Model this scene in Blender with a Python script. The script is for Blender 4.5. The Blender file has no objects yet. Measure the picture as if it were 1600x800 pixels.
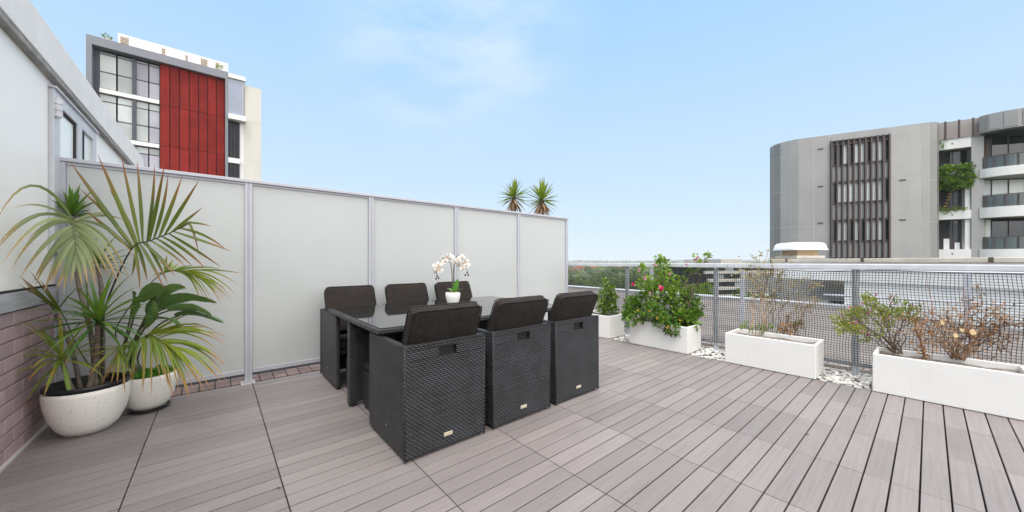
import bpy, math, random
from mathutils import Vector, Matrix, noise
R = random.Random(7)
S = bpy.context.scene
COL = S.collection
PI = math.pi
# ---------------------------------------------------------------- frame of reference
# x runs along the frosted screen, y along the railing, z up; the camera stands at (0,0,1.15)
CS, CC = math.sin(math.radians(49.9)), math.cos(math.radians(49.9))
EYE = 1.15
HAZE = .00035
def cam(r, d, z=0.0):            # r metres to the right of the camera, d metres ahead
    return Vector((CS*r + CC*d, -CC*r + CS*d, z))
def W(x, y, d):                  # photograph position at a distance ahead -> world
    p = cam((x-800)/549*d, d); p.z = EYE + (408-y)/549*d
    return p

# ---------------------------------------------------------------- mesh builder
class MB:
    def __init__(s): s.v=[]; s.f=[]; s.a=[]; s.b=[]; s.m=[]
    def add(s, vs, fs, a=0.0, b=0.0, m=0):
        o=len(s.v); s.v+= [tuple(p) for p in vs]; s.f+=[tuple(i+o for i in f) for f in fs]
        s.a += a if isinstance(a,list) else [a]*len(vs)
        s.b += b if isinstance(b,list) else [b]*len(vs)
        s.m += [m]*len(fs)
        return s
    def box(s,x0,y0,z0,x1,y1,z1,a=0.0,b=0.0,m=0):
        v=[(x,y,z) for z in (z0,z1) for y in (y0,y1) for x in (x0,x1)]
        return s.add(v,[(0,2,3,1),(4,5,7,6),(0,1,5,4),(2,6,7,3),(0,4,6,2),(1,3,7,5)],a,b,m)
    def obox(s,c,ex,ey,ez,a=0.0,b=0.0,m=0):   # centre and three half-axis vectors
        c=Vector(c); ex,ey,ez=Vector(ex),Vector(ey),Vector(ez)
        v=[c+ex*i+ey*j+ez*k for k in (-1,1) for j in (-1,1) for i in (-1,1)]
        return s.add(v,[(0,2,3,1),(4,5,7,6),(0,1,5,4),(2,6,7,3),(0,4,6,2),(1,3,7,5)],a,b,m)
    def bar(s,p,q,w,h,up=(0,0,1),a=0.0,b=0.0,m=0):
        p,q=Vector(p),Vector(q); d=q-p; up=Vector(up)
        sd=d.cross(up)
        if sd.length<1e-6: sd=d.cross(Vector((1,0,0)))
        sd.normalize(); u=sd.cross(d).normalized()
        return s.obox((p+q)/2,d/2,sd*w/2,u*h/2,a,b,m)
    def tube(s,pts,rad,n=6,a=0.0,b=0.0,cap=True,m=0):
        pts=[Vector(p) for p in pts]
        if not isinstance(rad,(list,tuple)): rad=[rad]*len(pts)
        vs=[];fs=[];ref=Vector((.31,.17,.93))
        for i,p in enumerate(pts):
            d=pts[min(i+1,len(pts)-1)]-pts[max(i-1,0)]
            if d.length<1e-9: d=Vector((0,0,1))
            d.normalize(); x=d.cross(ref)
            if x.length<.05: x=d.cross(Vector((1,0,0)))
            x.normalize(); y=d.cross(x)
            for k in range(n):
                t=2*PI*k/n; vs.append(p+(x*math.cos(t)+y*math.sin(t))*rad[i])
        for i in range(len(pts)-1):
            for k in range(n):
                k2=(k+1)%n; fs.append((i*n+k,i*n+k2,(i+1)*n+k2,(i+1)*n+k))
        if cap:
            fs.append(tuple(range(n-1,-1,-1))); fs.append(tuple((len(pts)-1)*n+k for k in range(n)))
        return s.add(vs,fs,a,b,m)
    def lathe(s,prof,c,n=40,sx=1,sy=1,a=0.0,b=0.0):
        c=Vector(c); vs=[];fs=[]
        for r,z in prof:
            for k in range(n):
                t=2*PI*k/n; vs.append(c+Vector((r*sx*math.cos(t),r*sy*math.sin(t),z)))
        for i in range(len(prof)-1):
            for k in range(n):
                k2=(k+1)%n; fs.append((i*n+k,i*n+k2,(i+1)*n+k2,(i+1)*n+k))
        fs.append(tuple(range(n-1,-1,-1))); fs.append(tuple((len(prof)-1)*n+k for k in range(n)))
        return s.add(vs,fs,a,b)
    def prism(s,poly,z0,z1,a=0.0,b=0.0):
        n=len(poly); vs=[(p[0],p[1],z0) for p in poly]+[(p[0],p[1],z1) for p in poly]
        fs=[tuple(range(n-1,-1,-1)),tuple(range(n,2*n))]+[(i,(i+1)%n,n+(i+1)%n,n+i) for i in range(n)]
        return s.add(vs,fs,a,b)
    def build(s,name,mat,parent=None,bevel=0,smooth=False,seg=2):
        me=bpy.data.meshes.new(name); off=Vector((0,0,0))
        if parent is not None:
            p=parent
            while p is not None: off=off+p.location; p=p.parent
        me.from_pydata([(v[0]-off.x,v[1]-off.y,v[2]-off.z) for v in s.v],[],s.f)
        for nm,dat in (('a',s.a),('b',s.b)):
            at=me.attributes.new(nm,'FLOAT','POINT'); at.data.foreach_set('value',[float(x) for x in dat])
        mats=mat if isinstance(mat,(list,tuple)) else [mat]
        for m in mats: me.materials.append(m)
        if len(mats)>1: me.polygons.foreach_set('material_index',s.m)
        if smooth: me.polygons.foreach_set('use_smooth',[True]*len(me.polygons))
        me.update()
        o=bpy.data.objects.new(name,me); COL.objects.link(o); o.parent=parent
        if bevel:
            md=o.modifiers.new('edge','BEVEL'); md.width=bevel; md.segments=seg; md.limit_method='ANGLE'; md.angle_limit=.7
            md.harden_normals=False
        return o
def tag(o,label=None,cat=None,group=None,kind=None):
    if label: o['label']=label
    if cat: o['category']=cat
    if group: o['group']=group
    if kind: o['kind']=kind
    return o
def thing(name,label,cat,loc=(0,0,0),group=None):
    o=bpy.data.objects.new(name,None); COL.objects.link(o); o.location=loc; o.empty_display_size=.1
    return tag(o,label,cat,group)
def copy_tree(o,parent=None):
    c=o.copy(); COL.objects.link(c); c.parent=parent
    for ch in list(o.children): copy_tree(ch,c)
    return c

# ---------------------------------------------------------------- materials
def new_mat(name):
    m=bpy.data.materials.new(name); m.use_nodes=True; nt=m.node_tree; nt.nodes.clear()
    out=nt.nodes.new('ShaderNodeOutputMaterial'); b=nt.nodes.new('ShaderNodeBsdfPrincipled')
    nt.links.new(b.outputs[0],out.inputs[0]); return m,nt,b,out
def N(nt,t,**k):
    n=nt.nodes.new(t)
    for a,v in k.items(): setattr(n,a,v)
    return n
def math_(nt,op,a,b=None,c=None):
    n=nt.nodes.new('ShaderNodeMath'); n.operation=op
    for i,x in enumerate((a,b,c)):
        if x is None: continue
        if isinstance(x,(int,float)): n.inputs[i].default_value=x
        else: nt.links.new(x,n.inputs[i])
    return n.outputs[0]
def mixc(nt,f,a,b,mode='MIX'):
    n=nt.nodes.new('ShaderNodeMix'); n.data_type='RGBA'; n.blend_type=mode
    for i,x in ((0,f),(6,a),(7,b)):
        if isinstance(x,(int,float)): n.inputs[i].default_value=x
        elif isinstance(x,(tuple,list)): n.inputs[i].default_value=(*x[:3],1)
        else: nt.links.new(x,n.inputs[i])
    return n.outputs[2]
def ramp(nt,x,lo,hi,a=0.0,b=1.0):
    n=nt.nodes.new('ShaderNodeMapRange'); n.clamp=True; nt.links.new(x,n.inputs[0])
    for i,v in zip((1,2,3,4),(lo,hi,a,b)): n.inputs[i].default_value=v
    return n.outputs[0]
def noise_(nt,scale,vec=None,detail=4,rough=.55,stretch=None):
    n=nt.nodes.new('ShaderNodeTexNoise'); n.inputs['Scale'].default_value=scale
    n.inputs['Detail'].default_value=detail; n.inputs['Roughness'].default_value=rough
    if vec is None:
        tc=nt.nodes.new('ShaderNodeTexCoord'); vec=tc.outputs['Object']
    if stretch:
        mp=nt.nodes.new('ShaderNodeMapping'); mp.inputs['Scale'].default_value=stretch
        nt.links.new(vec,mp.inputs[0]); vec=mp.outputs[0]
    nt.links.new(vec,n.inputs['Vector']); return n.outputs[0]
def attr(nt,name):
    n=nt.nodes.new('ShaderNodeAttribute'); n.attribute_name=name; return n.outputs['Fac']
def bump(nt,b,h,strength=.3,dist=.002):
    n=nt.nodes.new('ShaderNodeBump'); n.inputs['Strength'].default_value=strength; n.inputs['Distance'].default_value=dist
    nt.links.new(h,n.inputs['Height']); nt.links.new(n.outputs[0],b.inputs['Normal']); return n
def scale_col(c,k): return tuple(min(1,x*k) for x in c[:3])
def plain(name,col,rough=.5,var=.12,scale=6,metal=0,spec=.5,bmp=0,bscale=80,stretch=None,use_b=0,fine=0):
    """base colour with broad and fine variation of its own"""
    m,nt,b,o=new_mat(name)
    n1=noise_(nt,scale,stretch=stretch)
    c=mixc(nt,ramp(nt,n1,.3,.7),scale_col(col,1-var),scale_col(col,1+var))
    if fine:
        n2=noise_(nt,bscale,detail=2); c=mixc(nt,ramp(nt,n2,.62,.72,0,fine),c,scale_col(col,.45))
    if use_b:
        c=mixc(nt,1.0,c,ramp(nt,attr(nt,'b'),0,1,1-use_b,1+use_b),'MULTIPLY')
    nt.links.new(c,b.inputs['Base Color'])
    b.inputs['Metallic'].default_value=metal; b.inputs['Specular IOR Level'].default_value=spec
    n3=noise_(nt,scale*3,detail=3); nt.links.new(ramp(nt,n3,.3,.7,max(0,rough-.08),min(1,rough+.08)),b.inputs['Roughness'])
    if bmp: bump(nt,b,noise_(nt,bscale,detail=5),bmp,.003)
    return m
def leafmat(name,c1,c2,tipc,tip0=.75,tip1=1.0,rough=.4,trans=.3,c3=None):
    """b picks the leaf's own green, a runs base to tip; tips dried to tipc"""
    m,nt,b,o=new_mat(name)
    col=mixc(nt,attr(nt,'b'),c1,c2)
    n=noise_(nt,14,detail=3)
    if c3: col=mixc(nt,ramp(nt,n,.45,.7,0,.8),col,c3)
    t=math_(nt,'ADD',attr(nt,'a'),math_(nt,'MULTIPLY',math_(nt,'SUBTRACT',n,.5),.5))
    col=mixc(nt,ramp(nt,t,tip0,tip1),col,tipc)
    nt.links.new(col,b.inputs['Base Color']); b.inputs['Roughness'].default_value=rough
    tr=N(nt,'ShaderNodeBsdfTranslucent'); nt.links.new(mixc(nt,1.0,col,(1,1,.6),'MULTIPLY'),tr.inputs[0])
    mx=N(nt,'ShaderNodeMixShader'); mx.inputs[0].default_value=trans
    nt.links.new(b.outputs[0],mx.inputs[1]); nt.links.new(tr.outputs[0],mx.inputs[2]); nt.links.new(mx.outputs[0],o.inputs[0])
    return m
M={}
# composite decking: streaked, each board its own tone (b)
m,nt,b,o=new_mat('decking'); M['deck']=m
s1=noise_(nt,1,stretch=(1.6,70,20),detail=6,rough=.65); s2=noise_(nt,1.7,detail=7,rough=.68); s3=noise_(nt,1,stretch=(5,260,60),detail=3)
c=mixc(nt,ramp(nt,s1,.25,.75),(.198,.172,.167),(.262,.233,.229))
c=mixc(nt,1.0,c,ramp(nt,attr(nt,'b'),0,1,.72,1.16),'MULTIPLY')
c=mixc(nt,ramp(nt,s2,.5,.8,0,.35),c,(.285,.262,.26))
c=mixc(nt,1.0,c,ramp(nt,s3,.3,.7,.93,1.06),'MULTIPLY')
sp=noise_(nt,55,detail=2); c=mixc(nt,ramp(nt,sp,.70,.76,0,.35),c,(.12,.095,.085))
nt.links.new(c,b.inputs['Base Color']); nt.links.new(ramp(nt,s2,.3,.7,.42,.6),b.inputs['Roughness'])
bump(nt,b,math_(nt,'ADD',s1,math_(nt,'MULTIPLY',s3,.6)),.35,.002)
# woven synthetic rattan
m,nt,b,o=new_mat('black_rattan'); M['rattan']=m
tc=N(nt,'ShaderNodeTexCoord'); sx=N(nt,'ShaderNodeSeparateXYZ'); nt.links.new(tc.outputs['Object'],sx.inputs[0])
p=math_(nt,'ADD',sx.outputs[0],sx.outputs[1])
row=math_(nt,'MULTIPLY',sx.outputs[2],1/.0125); fl=math_(nt,'FLOOR',row)
ph=math_(nt,'ADD',math_(nt,'MULTIPLY',p,1/.029),math_(nt,'MULTIPLY',math_(nt,'MODULO',fl,2.0),.5))
wv=math_(nt,'POWER',math_(nt,'ABSOLUTE',math_(nt,'SINE',math_(nt,'MULTIPLY',ph,PI))),.7)
rv=math_(nt,'POWER',math_(nt,'SINE',math_(nt,'MULTIPLY',math_(nt,'FRACT',row),PI)),.5)
hh=math_(nt,'MULTIPLY',math_(nt,'ADD',math_(nt,'MULTIPLY',wv,.68),.32),rv)
wn=math_(nt,'ADD',math_(nt,'MULTIPLY',noise_(nt,9),.5),math_(nt,'MULTIPLY',noise_(nt,1,stretch=(5,5,85),detail=3),.5)); 
c=mixc(nt,ramp(nt,hh,.42,.92),(.0008,.0008,.0010),(.047,.049,.057)); c=mixc(nt,1.0,c,ramp(nt,wn,.36,.64,.55,1.5),'MULTIPLY')
nt.links.new(c,b.inputs['Base Color']); b.inputs['Roughness'].default_value=.40; b.inputs['Specular IOR Level'].default_value=.5
bump(nt,b,hh,1.0,.008)
# charcoal cushion cloth
m,nt,b,o=new_mat('charcoal_cloth'); M['cloth']=m
n1=noise_(nt,130,detail=4,rough=.7); n2=noise_(nt,7)
c=mixc(nt,ramp(nt,n1,.35,.68),(.009,.0076,.0068),(.044,.036,.032)); c=mixc(nt,1.0,c,ramp(nt,n2,.3,.7,.85,1.2),'MULTIPLY')
nt.links.new(c,b.inputs['Base Color']); b.inputs['Roughness'].default_value=.9; b.inputs['Specular IOR Level'].default_value=.12
b.inputs['Sheen Weight'].default_value=.02
bump(nt,b,math_(nt,'ADD',math_(nt,'MULTIPLY',n1,.3),math_(nt,'MULTIPLY',noise_(nt,11,detail=2),.9)),.5,.006)
M['piping']=plain('black_piping',(.01,.009,.009),.7)
# frosted white screen glass
m,nt,b,o=new_mat('frosted_glass'); M['frost']=m
n1=noise_(nt,.8,detail=2); n2=noise_(nt,1,stretch=(3,3,.5),detail=3)
c=mixc(nt,ramp(nt,n1,.3,.7),(.472,.492,.486),(.508,.525,.52)); c=mixc(nt,ramp(nt,n2,.55,.8,0,.25),c,(.55,.56,.555))
nt.links.new(c,b.inputs['Base Color']); b.inputs['Roughness'].default_value=.14; b.inputs['Specular IOR Level'].default_value=.3
M['alu']=plain('grey_aluminium',(.46,.465,.51),.42,.05,5,spec=.5)
M['galv']=plain('galvanised_steel',(.60,.61,.64),.45,.10,9,metal=0,fine=.2,bscale=60)
M['steel']=plain('brushed_steel',(.62,.60,.56),.3,.05,20,metal=.9)
M['plate']=plain('brass_plate',(.62,.55,.42),.35,.1,60,metal=.3)
# tinted table glass
m,nt,b,o=new_mat('tinted_table_glass'); M['tglass']=m
b.inputs['Base Color'].default_value=(.012,.014,.014,1); b.inputs['Roughness'].default_value=.025
b.inputs['IOR'].default_value=2.1; nt.links.new(ramp(nt,noise_(nt,5),.35,.75,.015,.05),b.inputs['Roughness'])
M['planter']=plain('white_planter_render',(.78,.765,.735),.7,.03,2.2,bmp=.25,bscale=45,fine=.06)
def weather(m,lo,hi,col,amt,stretch,scale=1):
    nt=m.node_tree; b=[n for n in nt.nodes if n.type=='BSDF_PRINCIPLED'][0]; l=b.inputs['Base Color'].links[0]; src=l.from_socket
    n=noise_(nt,scale,stretch=stretch,detail=7,rough=.65); c=mixc(nt,ramp(nt,n,lo,hi,0,amt),src,col); nt.links.new(c,b.inputs['Base Color'])
weather(M['planter'],.54,.76,(.56,.53,.48),.22,(9,9,1.6)); weather(M['planter'],.60,.70,(.56,.52,.47),.16,(3,3,9))
weather(M['frost'],.56,.8,(.44,.45,.43),.35,(5,5,.45)); weather(M['deck'],.56,.74,(.15,.13,.125),.30,(2.2,3.5,2))
M['terrazzo']=plain('speckled_white_pot',(.84,.81,.75),.6,.05,4,fine=.5,bscale=75,bmp=.15)
M['blackplastic']=plain('black_plastic',(.012,.013,.016),.4,.1,8)
M['ceramic']=plain('white_ceramic',(.82,.81,.79),.25,.03,6)
M['soil']=plain('potting_soil',(.07,.052,.04),.95,.45,25,bmp=1,bscale=40)
M['drysoil']=plain('dry_soil',(.22,.19,.165),.95,.35,20,bmp=1,bscale=40)
M['pebble']=plain('white_pebble',(.72,.69,.65),.6,.1,9,use_b=.22)
M['net']=plain('black_netting',(.012,.011,.012),.55,.2,9)
M['render']=plain('white_wall_cladding',(.89,.872,.845),.5,.025,.8,stretch=(1,1,.3))
M['rough']=plain('rough_white_render',(.76,.755,.75),.85,.05,3,bmp=.9,bscale=32,fine=.12)
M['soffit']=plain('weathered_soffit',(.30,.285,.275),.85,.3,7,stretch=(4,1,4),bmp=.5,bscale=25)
M['sill']=plain('grey_timber_sill',(.36,.365,.385),.6,.2,3,stretch=(6,1,14))
M['brick']=plain('mauve_painted_brick',(.37,.262,.275),.75,.12,5,use_b=.15,bmp=.4,bscale=60)
M['mortar']=plain('brick_mortar',(.20,.145,.15),.9,.15,12)
M['paver']=plain('red_brown_paver',(.24,.165,.145),.8,.2,12,use_b=.2,bmp=.5,bscale=60,fine=.3)
M['dark']=plain('dark_void',(.02,.019,.018),.9,.2,6)
M['winframe']=plain('pale_grey_frame',(.56,.57,.60),.45,.05,4)
M['roofgravel']=plain('grey_roof_membrane',(.185,.165,.155),.9,.22,1.3,bmp=.6,bscale=14,fine=.35)
M['concrete']=plain('pale_concrete',(.50,.48,.45),.8,.1,2,fine=.15,bscale=12)
M['cream']=plain('cream_painted_metal',(.66,.60,.50),.55,.12,2,fine=.2,bscale=6)
M['board']=plain('white_weatherboard',(.90,.885,.85),.6,.03,.7)
M['bark']=plain('ringed_bark',(.17,.135,.11),.85,.35,1,stretch=(8,8,70),bmp=.8,bscale=30)
M['bark2']=plain('brown_bark',(.12,.085,.06),.9,.3,30)
M['twig']=plain('dry_twig',(.19,.115,.07),.85,.4,30)
M['twig2']=plain('pale_dry_stem',(.36,.25,.16),.85,.35,30)
def glassm(name,col,rough=.06,spec=.5,var=.15):
    m,nt,b,o=new_mat(name)
    c=mixc(nt,ramp(nt,noise_(nt,.5,detail=2),.3,.7),scale_col(col,1-var),scale_col(col,1+var))
    c=mixc(nt,1.0,c,ramp(nt,attr(nt,'b'),0,1,.72,1.28),'MULTIPLY')
    nt.links.new(c,b.inputs['Base Color']); b.inputs['Roughness'].default_value=rough; b.inputs['Specular IOR Level'].default_value=spec
    b.inputs['IOR'].default_value=1.6
    return m
M['win_pale']=glassm('pale_sky_glass',(.40,.43,.425))  # whitish reflection of the sky painted into the pane colour
M['win_lilac']=glassm('lilac_glass',(.30,.29,.35))
M['win_blue']=glassm('blue_grey_glass',(.26,.29,.37))
M['win_dark']=glassm('dark_glass',(.022,.025,.028),.04,.6,.4)
M['win_blind']=glassm('white_blind_glass',(.82,.84,.80),.2,.4,.05)
M['railglass']=glassm('green_tinted_rail_glass',(.09,.115,.115),.05,.6)

# ---------------------------------------------------------------- leaf and stem builders
def strap(mb,p,d,L,w,droop,nseg=6,b=None,fold=.25,a0=0.0,wmax=.35,side=None):
    """one long leaf: spine bends towards the ground; three vertices across"""
    p=Vector(p); d=Vector(d).normalized(); b=R.random() if b is None else b
    vs=[];fs=[];A=[]
    for i in range(nseg+1):
        t=i/nseg
        sd=d.cross(Vector((0,0,1))) if side is None else Vector(side)-d*d.dot(Vector(side))
        if sd.length<.05: sd=Vector((1,0,0))
        sd.normalize(); up=sd.cross(d)
        ww=w*(.35+.65*t/wmax if t<wmax else max(0.02,1-((t-wmax)/(1-wmax))**1.6))*.5
        vs+= [p-sd*ww+up*ww*fold*2, p, p+sd*ww+up*ww*fold*2]; A+=[a0+(1-a0)*t]*3
        p=p+d*(L/nseg); d=(d+Vector((0,0,-droop*(.35+t)/nseg))).normalized()
    for i in range(nseg):
        k=i*3; fs+=[(k,k+1,k+4,k+3),(k+1,k+2,k+5,k+4)]
    mb.add(vs,fs,A,b); return p
def leaf(mb,p,d,L,w,b=None,nrm=None,a=.3):
    """small folded leaf of two faces"""
    p=Vector(p); d=Vector(d).normalized(); b=R.random() if b is None else b
    n=Vector(nrm) if nrm is not None else rv3()
    s=d.cross(n)
    if s.length<.05: s=d.cross(Vector((.3,.9,.2)))
    s.normalize(); u=s.cross(d)
    q=p+d*L*.5
    mb.add([p,q+s*w*.5+u*w*.12,p+d*L,q-s*w*.5+u*w*.12],[(0,1,2),(0,2,3)],[0,a,min(1,a*1.7),a],b)
def rv3():
    while True:
        v=Vector((R.uniform(-1,1),R.uniform(-1,1),R.uniform(-1,1)))
        if .05<v.length<1: return v.normalized()
def smooth_path(pts,n=6):
    pts=[Vector(p) for p in pts]; out=[]
    P=[pts[0]*2-pts[1]]+pts+[pts[-1]*2-pts[-2]]
    for i in range(1,len(P)-2):
        for k in range(n):
            t=k/n; a,b,c,d=P[i-1],P[i],P[i+1],P[i+2]
            out.append(.5*((2*b)+(c-a)*t+(2*a-5*b+4*c-d)*t*t+(3*b-a-3*c+d)*t**3))
    out.append(pts[-1]); return out
def rosette(mb,c,axis,n,L,w,droop,spread=(.15,1.5),b0=0,b1=1):
    axis=Vector(axis).normalized(); x=axis.cross(Vector((.2,.9,.1))).normalized(); y=axis.cross(x)
    for i in range(n):
        f=(i+.5)/n; th=i*2.39996+R.uniform(-.3,.3); el=spread[0]+(spread[1]-spread[0])*f+R.uniform(-.12,.12)
        d=axis*math.cos(el)+(x*math.cos(th)+y*math.sin(th))*math.sin(el)
        strap(mb,Vector(c)+axis*(.02*(1-f)),d,L*R.uniform(.75,1.1),w*R.uniform(.8,1.15),droop*R.uniform(.6,1.3),7,R.uniform(b0,b1))

# ---------------------------------------------------------------- sky, sun, camera
EL,AZ=math.radians(62),None
sun_from=Vector((-.62,-.55,0)).normalized()*math.cos(EL)+Vector((0,0,math.sin(EL)))
w=bpy.data.worlds.new('World'); S.world=w; w.use_nodes=True; nt=w.node_tree; nt.nodes.clear()
sky=N(nt,'ShaderNodeTexSky'); sky.sky_type='NISHITA'; sky.sun_disc=False; sky.sun_elevation=EL
sky.sun_rotation=math.atan2(sun_from.x,sun_from.y); sky.air_density=1.0; sky.dust_density=.6; sky.ozone_density=1.0; sky.altitude=50
tc=N(nt,'ShaderNodeTexCoord'); sep=N(nt,'ShaderNodeSeparateXYZ'); nt.links.new(tc.outputs['Generated'],sep.inputs[0])
FILL_CLOUD=(16.5,16.3,16.1)
# thin bright haze and a few wisps of cloud over the blue
el=sep.outputs[2]
haze_=mixc(nt,ramp(nt,el,.0,.60),(5.45,6.5,7.3),(3.08,5.3,7.75))
col=mixc(nt,.88,sky.outputs[0],haze_)
mp=N(nt,'ShaderNodeMapping'); mp.inputs['Scale'].default_value=(2.4,2.4,7); mp.inputs['Location'].default_value=(.35,1.2,.5); nt.links.new(tc.outputs['Generated'],mp.inputs[0])
cn=noise_(nt,1.5,mp.outputs[0],7,.55)
cdir=(cam(-.17,1)+Vector((0,0,.68))).normalized()
dv=N(nt,'ShaderNodeVectorMath',operation='SUBTRACT'); nt.links.new(tc.outputs['Generated'],dv.inputs[0]); dv.inputs[1].default_value=cdir
d2=N(nt,'ShaderNodeVectorMath',operation='LENGTH'); nt.links.new(dv.outputs[0],d2.inputs[0])
cl=math_(nt,'MULTIPLY',ramp(nt,cn,.40,.66,0,.62),ramp(nt,d2.outputs['Value'],.08,.36,1,0))
cl=math_(nt,'MAXIMUM',cl,math_(nt,'MULTIPLY',ramp(nt,cn,.56,.8,0,.16),ramp(nt,el,.15,.45)))
col=mixc(nt,cl,col,(6.3,6.9,7.3))
# bright cloud bank added out of view, behind and overhead, as fill light
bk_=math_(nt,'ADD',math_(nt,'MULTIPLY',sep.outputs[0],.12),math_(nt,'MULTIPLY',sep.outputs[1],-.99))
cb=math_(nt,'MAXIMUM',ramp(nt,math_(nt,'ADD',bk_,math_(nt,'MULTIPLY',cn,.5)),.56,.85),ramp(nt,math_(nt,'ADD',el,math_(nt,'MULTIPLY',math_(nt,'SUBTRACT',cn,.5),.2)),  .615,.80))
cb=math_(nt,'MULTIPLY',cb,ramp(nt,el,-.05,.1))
col=mixc(nt,cb,col,FILL_CLOUD)
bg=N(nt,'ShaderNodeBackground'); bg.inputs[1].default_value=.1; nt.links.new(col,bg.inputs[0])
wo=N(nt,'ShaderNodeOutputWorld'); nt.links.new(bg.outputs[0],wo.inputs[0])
sl=bpy.data.lights.new('sun','SUN'); sl.energy=1.9; sl.angle=math.radians(38); sl.color=(1,.965,.92)
so=bpy.data.objects.new('sun',sl); COL.objects.link(so); so.rotation_euler=(-sun_from).to_track_quat('-Z','Y').to_euler()
cd=bpy.data.cameras.new('camera'); cd.sensor_width=36; cd.lens=36*549/1600; cd.shift_y=8/1600; cd.clip_start=.05; cd.clip_end=20000
co=bpy.data.objects.new('camera',cd); COL.objects.link(co); co.location=(0,0,EYE); co.rotation_euler=(PI/2,0,math.radians(-40.1)); S.camera=co
# warm summer air between here and the horizon
hm=bpy.data.materials.new('haze_air'); hm.use_nodes=True; hn=hm.node_tree; hn.nodes.clear(); ho=hn.nodes.new('ShaderNodeOutputMaterial'); hv=hn.nodes.new('ShaderNodeVolumePrincipled')
hv.inputs['Color'].default_value=(.90,.95,1,1); hv.inputs['Density'].default_value=HAZE; hn.links.new(hv.outputs[0],ho.inputs['Volume'])
mb=MB(); mb.box(-7300,-7300,-17.2,7300,7300,40); hz_=mb.build('haze',hm); tag(hz_,kind='stuff')
S.render.engine='CYCLES'; S.view_settings.view_transform='Standard'; S.view_settings.look='None'; S.view_settings.gamma=1
S.view_settings.exposure=0.5
S.render.resolution_x=1024; S.render.resolution_y=512

# ---------------------------------------------------------------- the terrace floor
# deck: 0.606 m long boards, 0.1 m wide, laid along x
mb=MB(); x0=.262-.606*2
def shade_cell(i,j): 
    r=random.Random(i*7919+j*104729); t=random.Random(i*31+(j//6)*977)
    return max(0,min(1,.5+.17*(t.random()-.5)*2+.22*(r.random()-.5)*2))
for i in range(9):
    xa=x0+i*.606+.0026; xb=xa+.606-.0052
    xa=max(xa,-.895); xb=min(xb,4.47)
    if i==8: xb=4.47
    for j in range(-26,42):
        ya=.03+j*.1+.0035; yb=ya+.1-.007
        if yb>4.16: continue
        mb.box(xa,ya,-.025+R.uniform(-.0006,.0006),xb,yb,R.uniform(-.0007,.0007),0,shade_cell(i,j))
    # filler column up to the pebbles is the last tile
tag(mb.build('deck',M['deck'],None,.0016,seg=1),kind='structure')
mb=MB(); mb.box(-.905,-2.8,-.06,4.47,4.62,-.03); tag(mb.build('deck_base',M['dark']),kind='structure')
# brick paving strip under the screen
mb=MB(); x=-.9
while x<4.75:
    wd=.112
    if R.random()<.5:
        mb.box(x,4.168,-.02,x+wd-.006,4.40,.002+R.uniform(-.001,.001),0,R.random())
    else:
        mb.box(x,4.168,-.02,x+wd-.006,4.281,.002,0,R.random()); mb.box(x,4.288,-.02,x+wd-.006,4.40,.001,0,R.random())
    x+=wd
tag(mb.build('brick_paving',M['paver'],None,.003,seg=1),kind='structure')
# roof slab around (our own building) and neighbour's terrace
mb=MB(); mb.box(-9,-16,-15,12.6,26,-.075); tag(mb.build('flat_roof',M['roofgravel']),kind='structure')
mb=MB(); mb.box(-.9,4.63,-.074,4.75,12,-.02); tag(mb.build('neighbouring_terrace_floor',M['roofgravel']),kind='structure')

# ---------------------------------------------------------------- pebbles, gutter, leaf litter
ico=[(0,0,1)]+[(.894*math.cos(2*PI*k/5),.894*math.sin(2*PI*k/5),.447) for k in range(5)]+[(.894*math.cos(2*PI*k/5+PI/5),.894*math.sin(2*PI*k/5+PI/5),-.447) for k in range(5)]+[(0,0,-1)]
icf=[(0,1+k,1+(k+1)%5) for k in range(5)]+[(1+k,6+k,1+(k+1)%5) for k in range(5)]+[(1+(k+1)%5,6+k,6+(k+1)%5) for k in range(5)]+[(11,6+(k+1)%5,6+k) for k in range(5)]
mb=MB()
for i in range(3600):
    c=Vector((R.uniform(4.485,5.06),R.uniform(-.7,4.3),R.uniform(-.03,.0)))
    s_=R.uniform(.011,.024); q=Matrix.Rotation(R.uniform(0,6.3),3,'Z')@Matrix.Rotation(R.uniform(-.4,.4),3,'X')
    e=Vector((s_*R.uniform(.9,1.5),s_*R.uniform(.8,1.2),s_*R.uniform(.5,.8)))
    mb.add([c+q@Vector((v[0]*e.x,v[1]*e.y,v[2]*e.z)) for v in ico],icf,0,R.random())
tag(mb.build('pebbles',M['pebble'],None,smooth=True),'loose white pebbles along the edge of the deck','pebbles',kind='stuff')
mb=MB(); mb.box(4.472,-3,-.07,5.08,4.35,-.022); tag(mb.build('pebble_bed',M['soil']),kind='structure')
t=thing('drain_grate','long grey metal drain grate in the gutter behind the netted railing','drain grate',(5.2,0,-.03))
mb=MB()
for k in range(330): 
    y=-2.2+k*.019; mb.box(5.102,y,-.028,5.298,y+.008,-.012)
mb.build('grating',plain('rusty_grating',(.20,.16,.13),.8,.35,6),t)
mb=MB(); mb.box(5.085,-2.22,-.07,5.1,4.1,-.008); mb.box(5.30,-2.22,-.07,5.315,4.1,-.008); mb.build('frame',M['galv'],t)
mb=MB()
for i in range(420):
    mb_p=(R.uniform(5.06,5.6),R.uniform(-.7,4.2),-.008+R.uniform(0,.012)); leaf(mb,mb_p,(R.uniform(-1,1),R.uniform(-1,1),R.uniform(-.2,.3)),R.uniform(.02,.05),R.uniform(.012,.025),a=.9)
M['deadleaf']=leafmat('dead_leaf',(.20,.10,.05),(.33,.19,.09),(.16,.07,.035),.5,1.2,.8,.15)
tag(mb.build('leaf_litter',M['deadleaf']),'dry brown leaves caught in the gutter behind the railing','leaf litter',kind='stuff')

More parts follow.
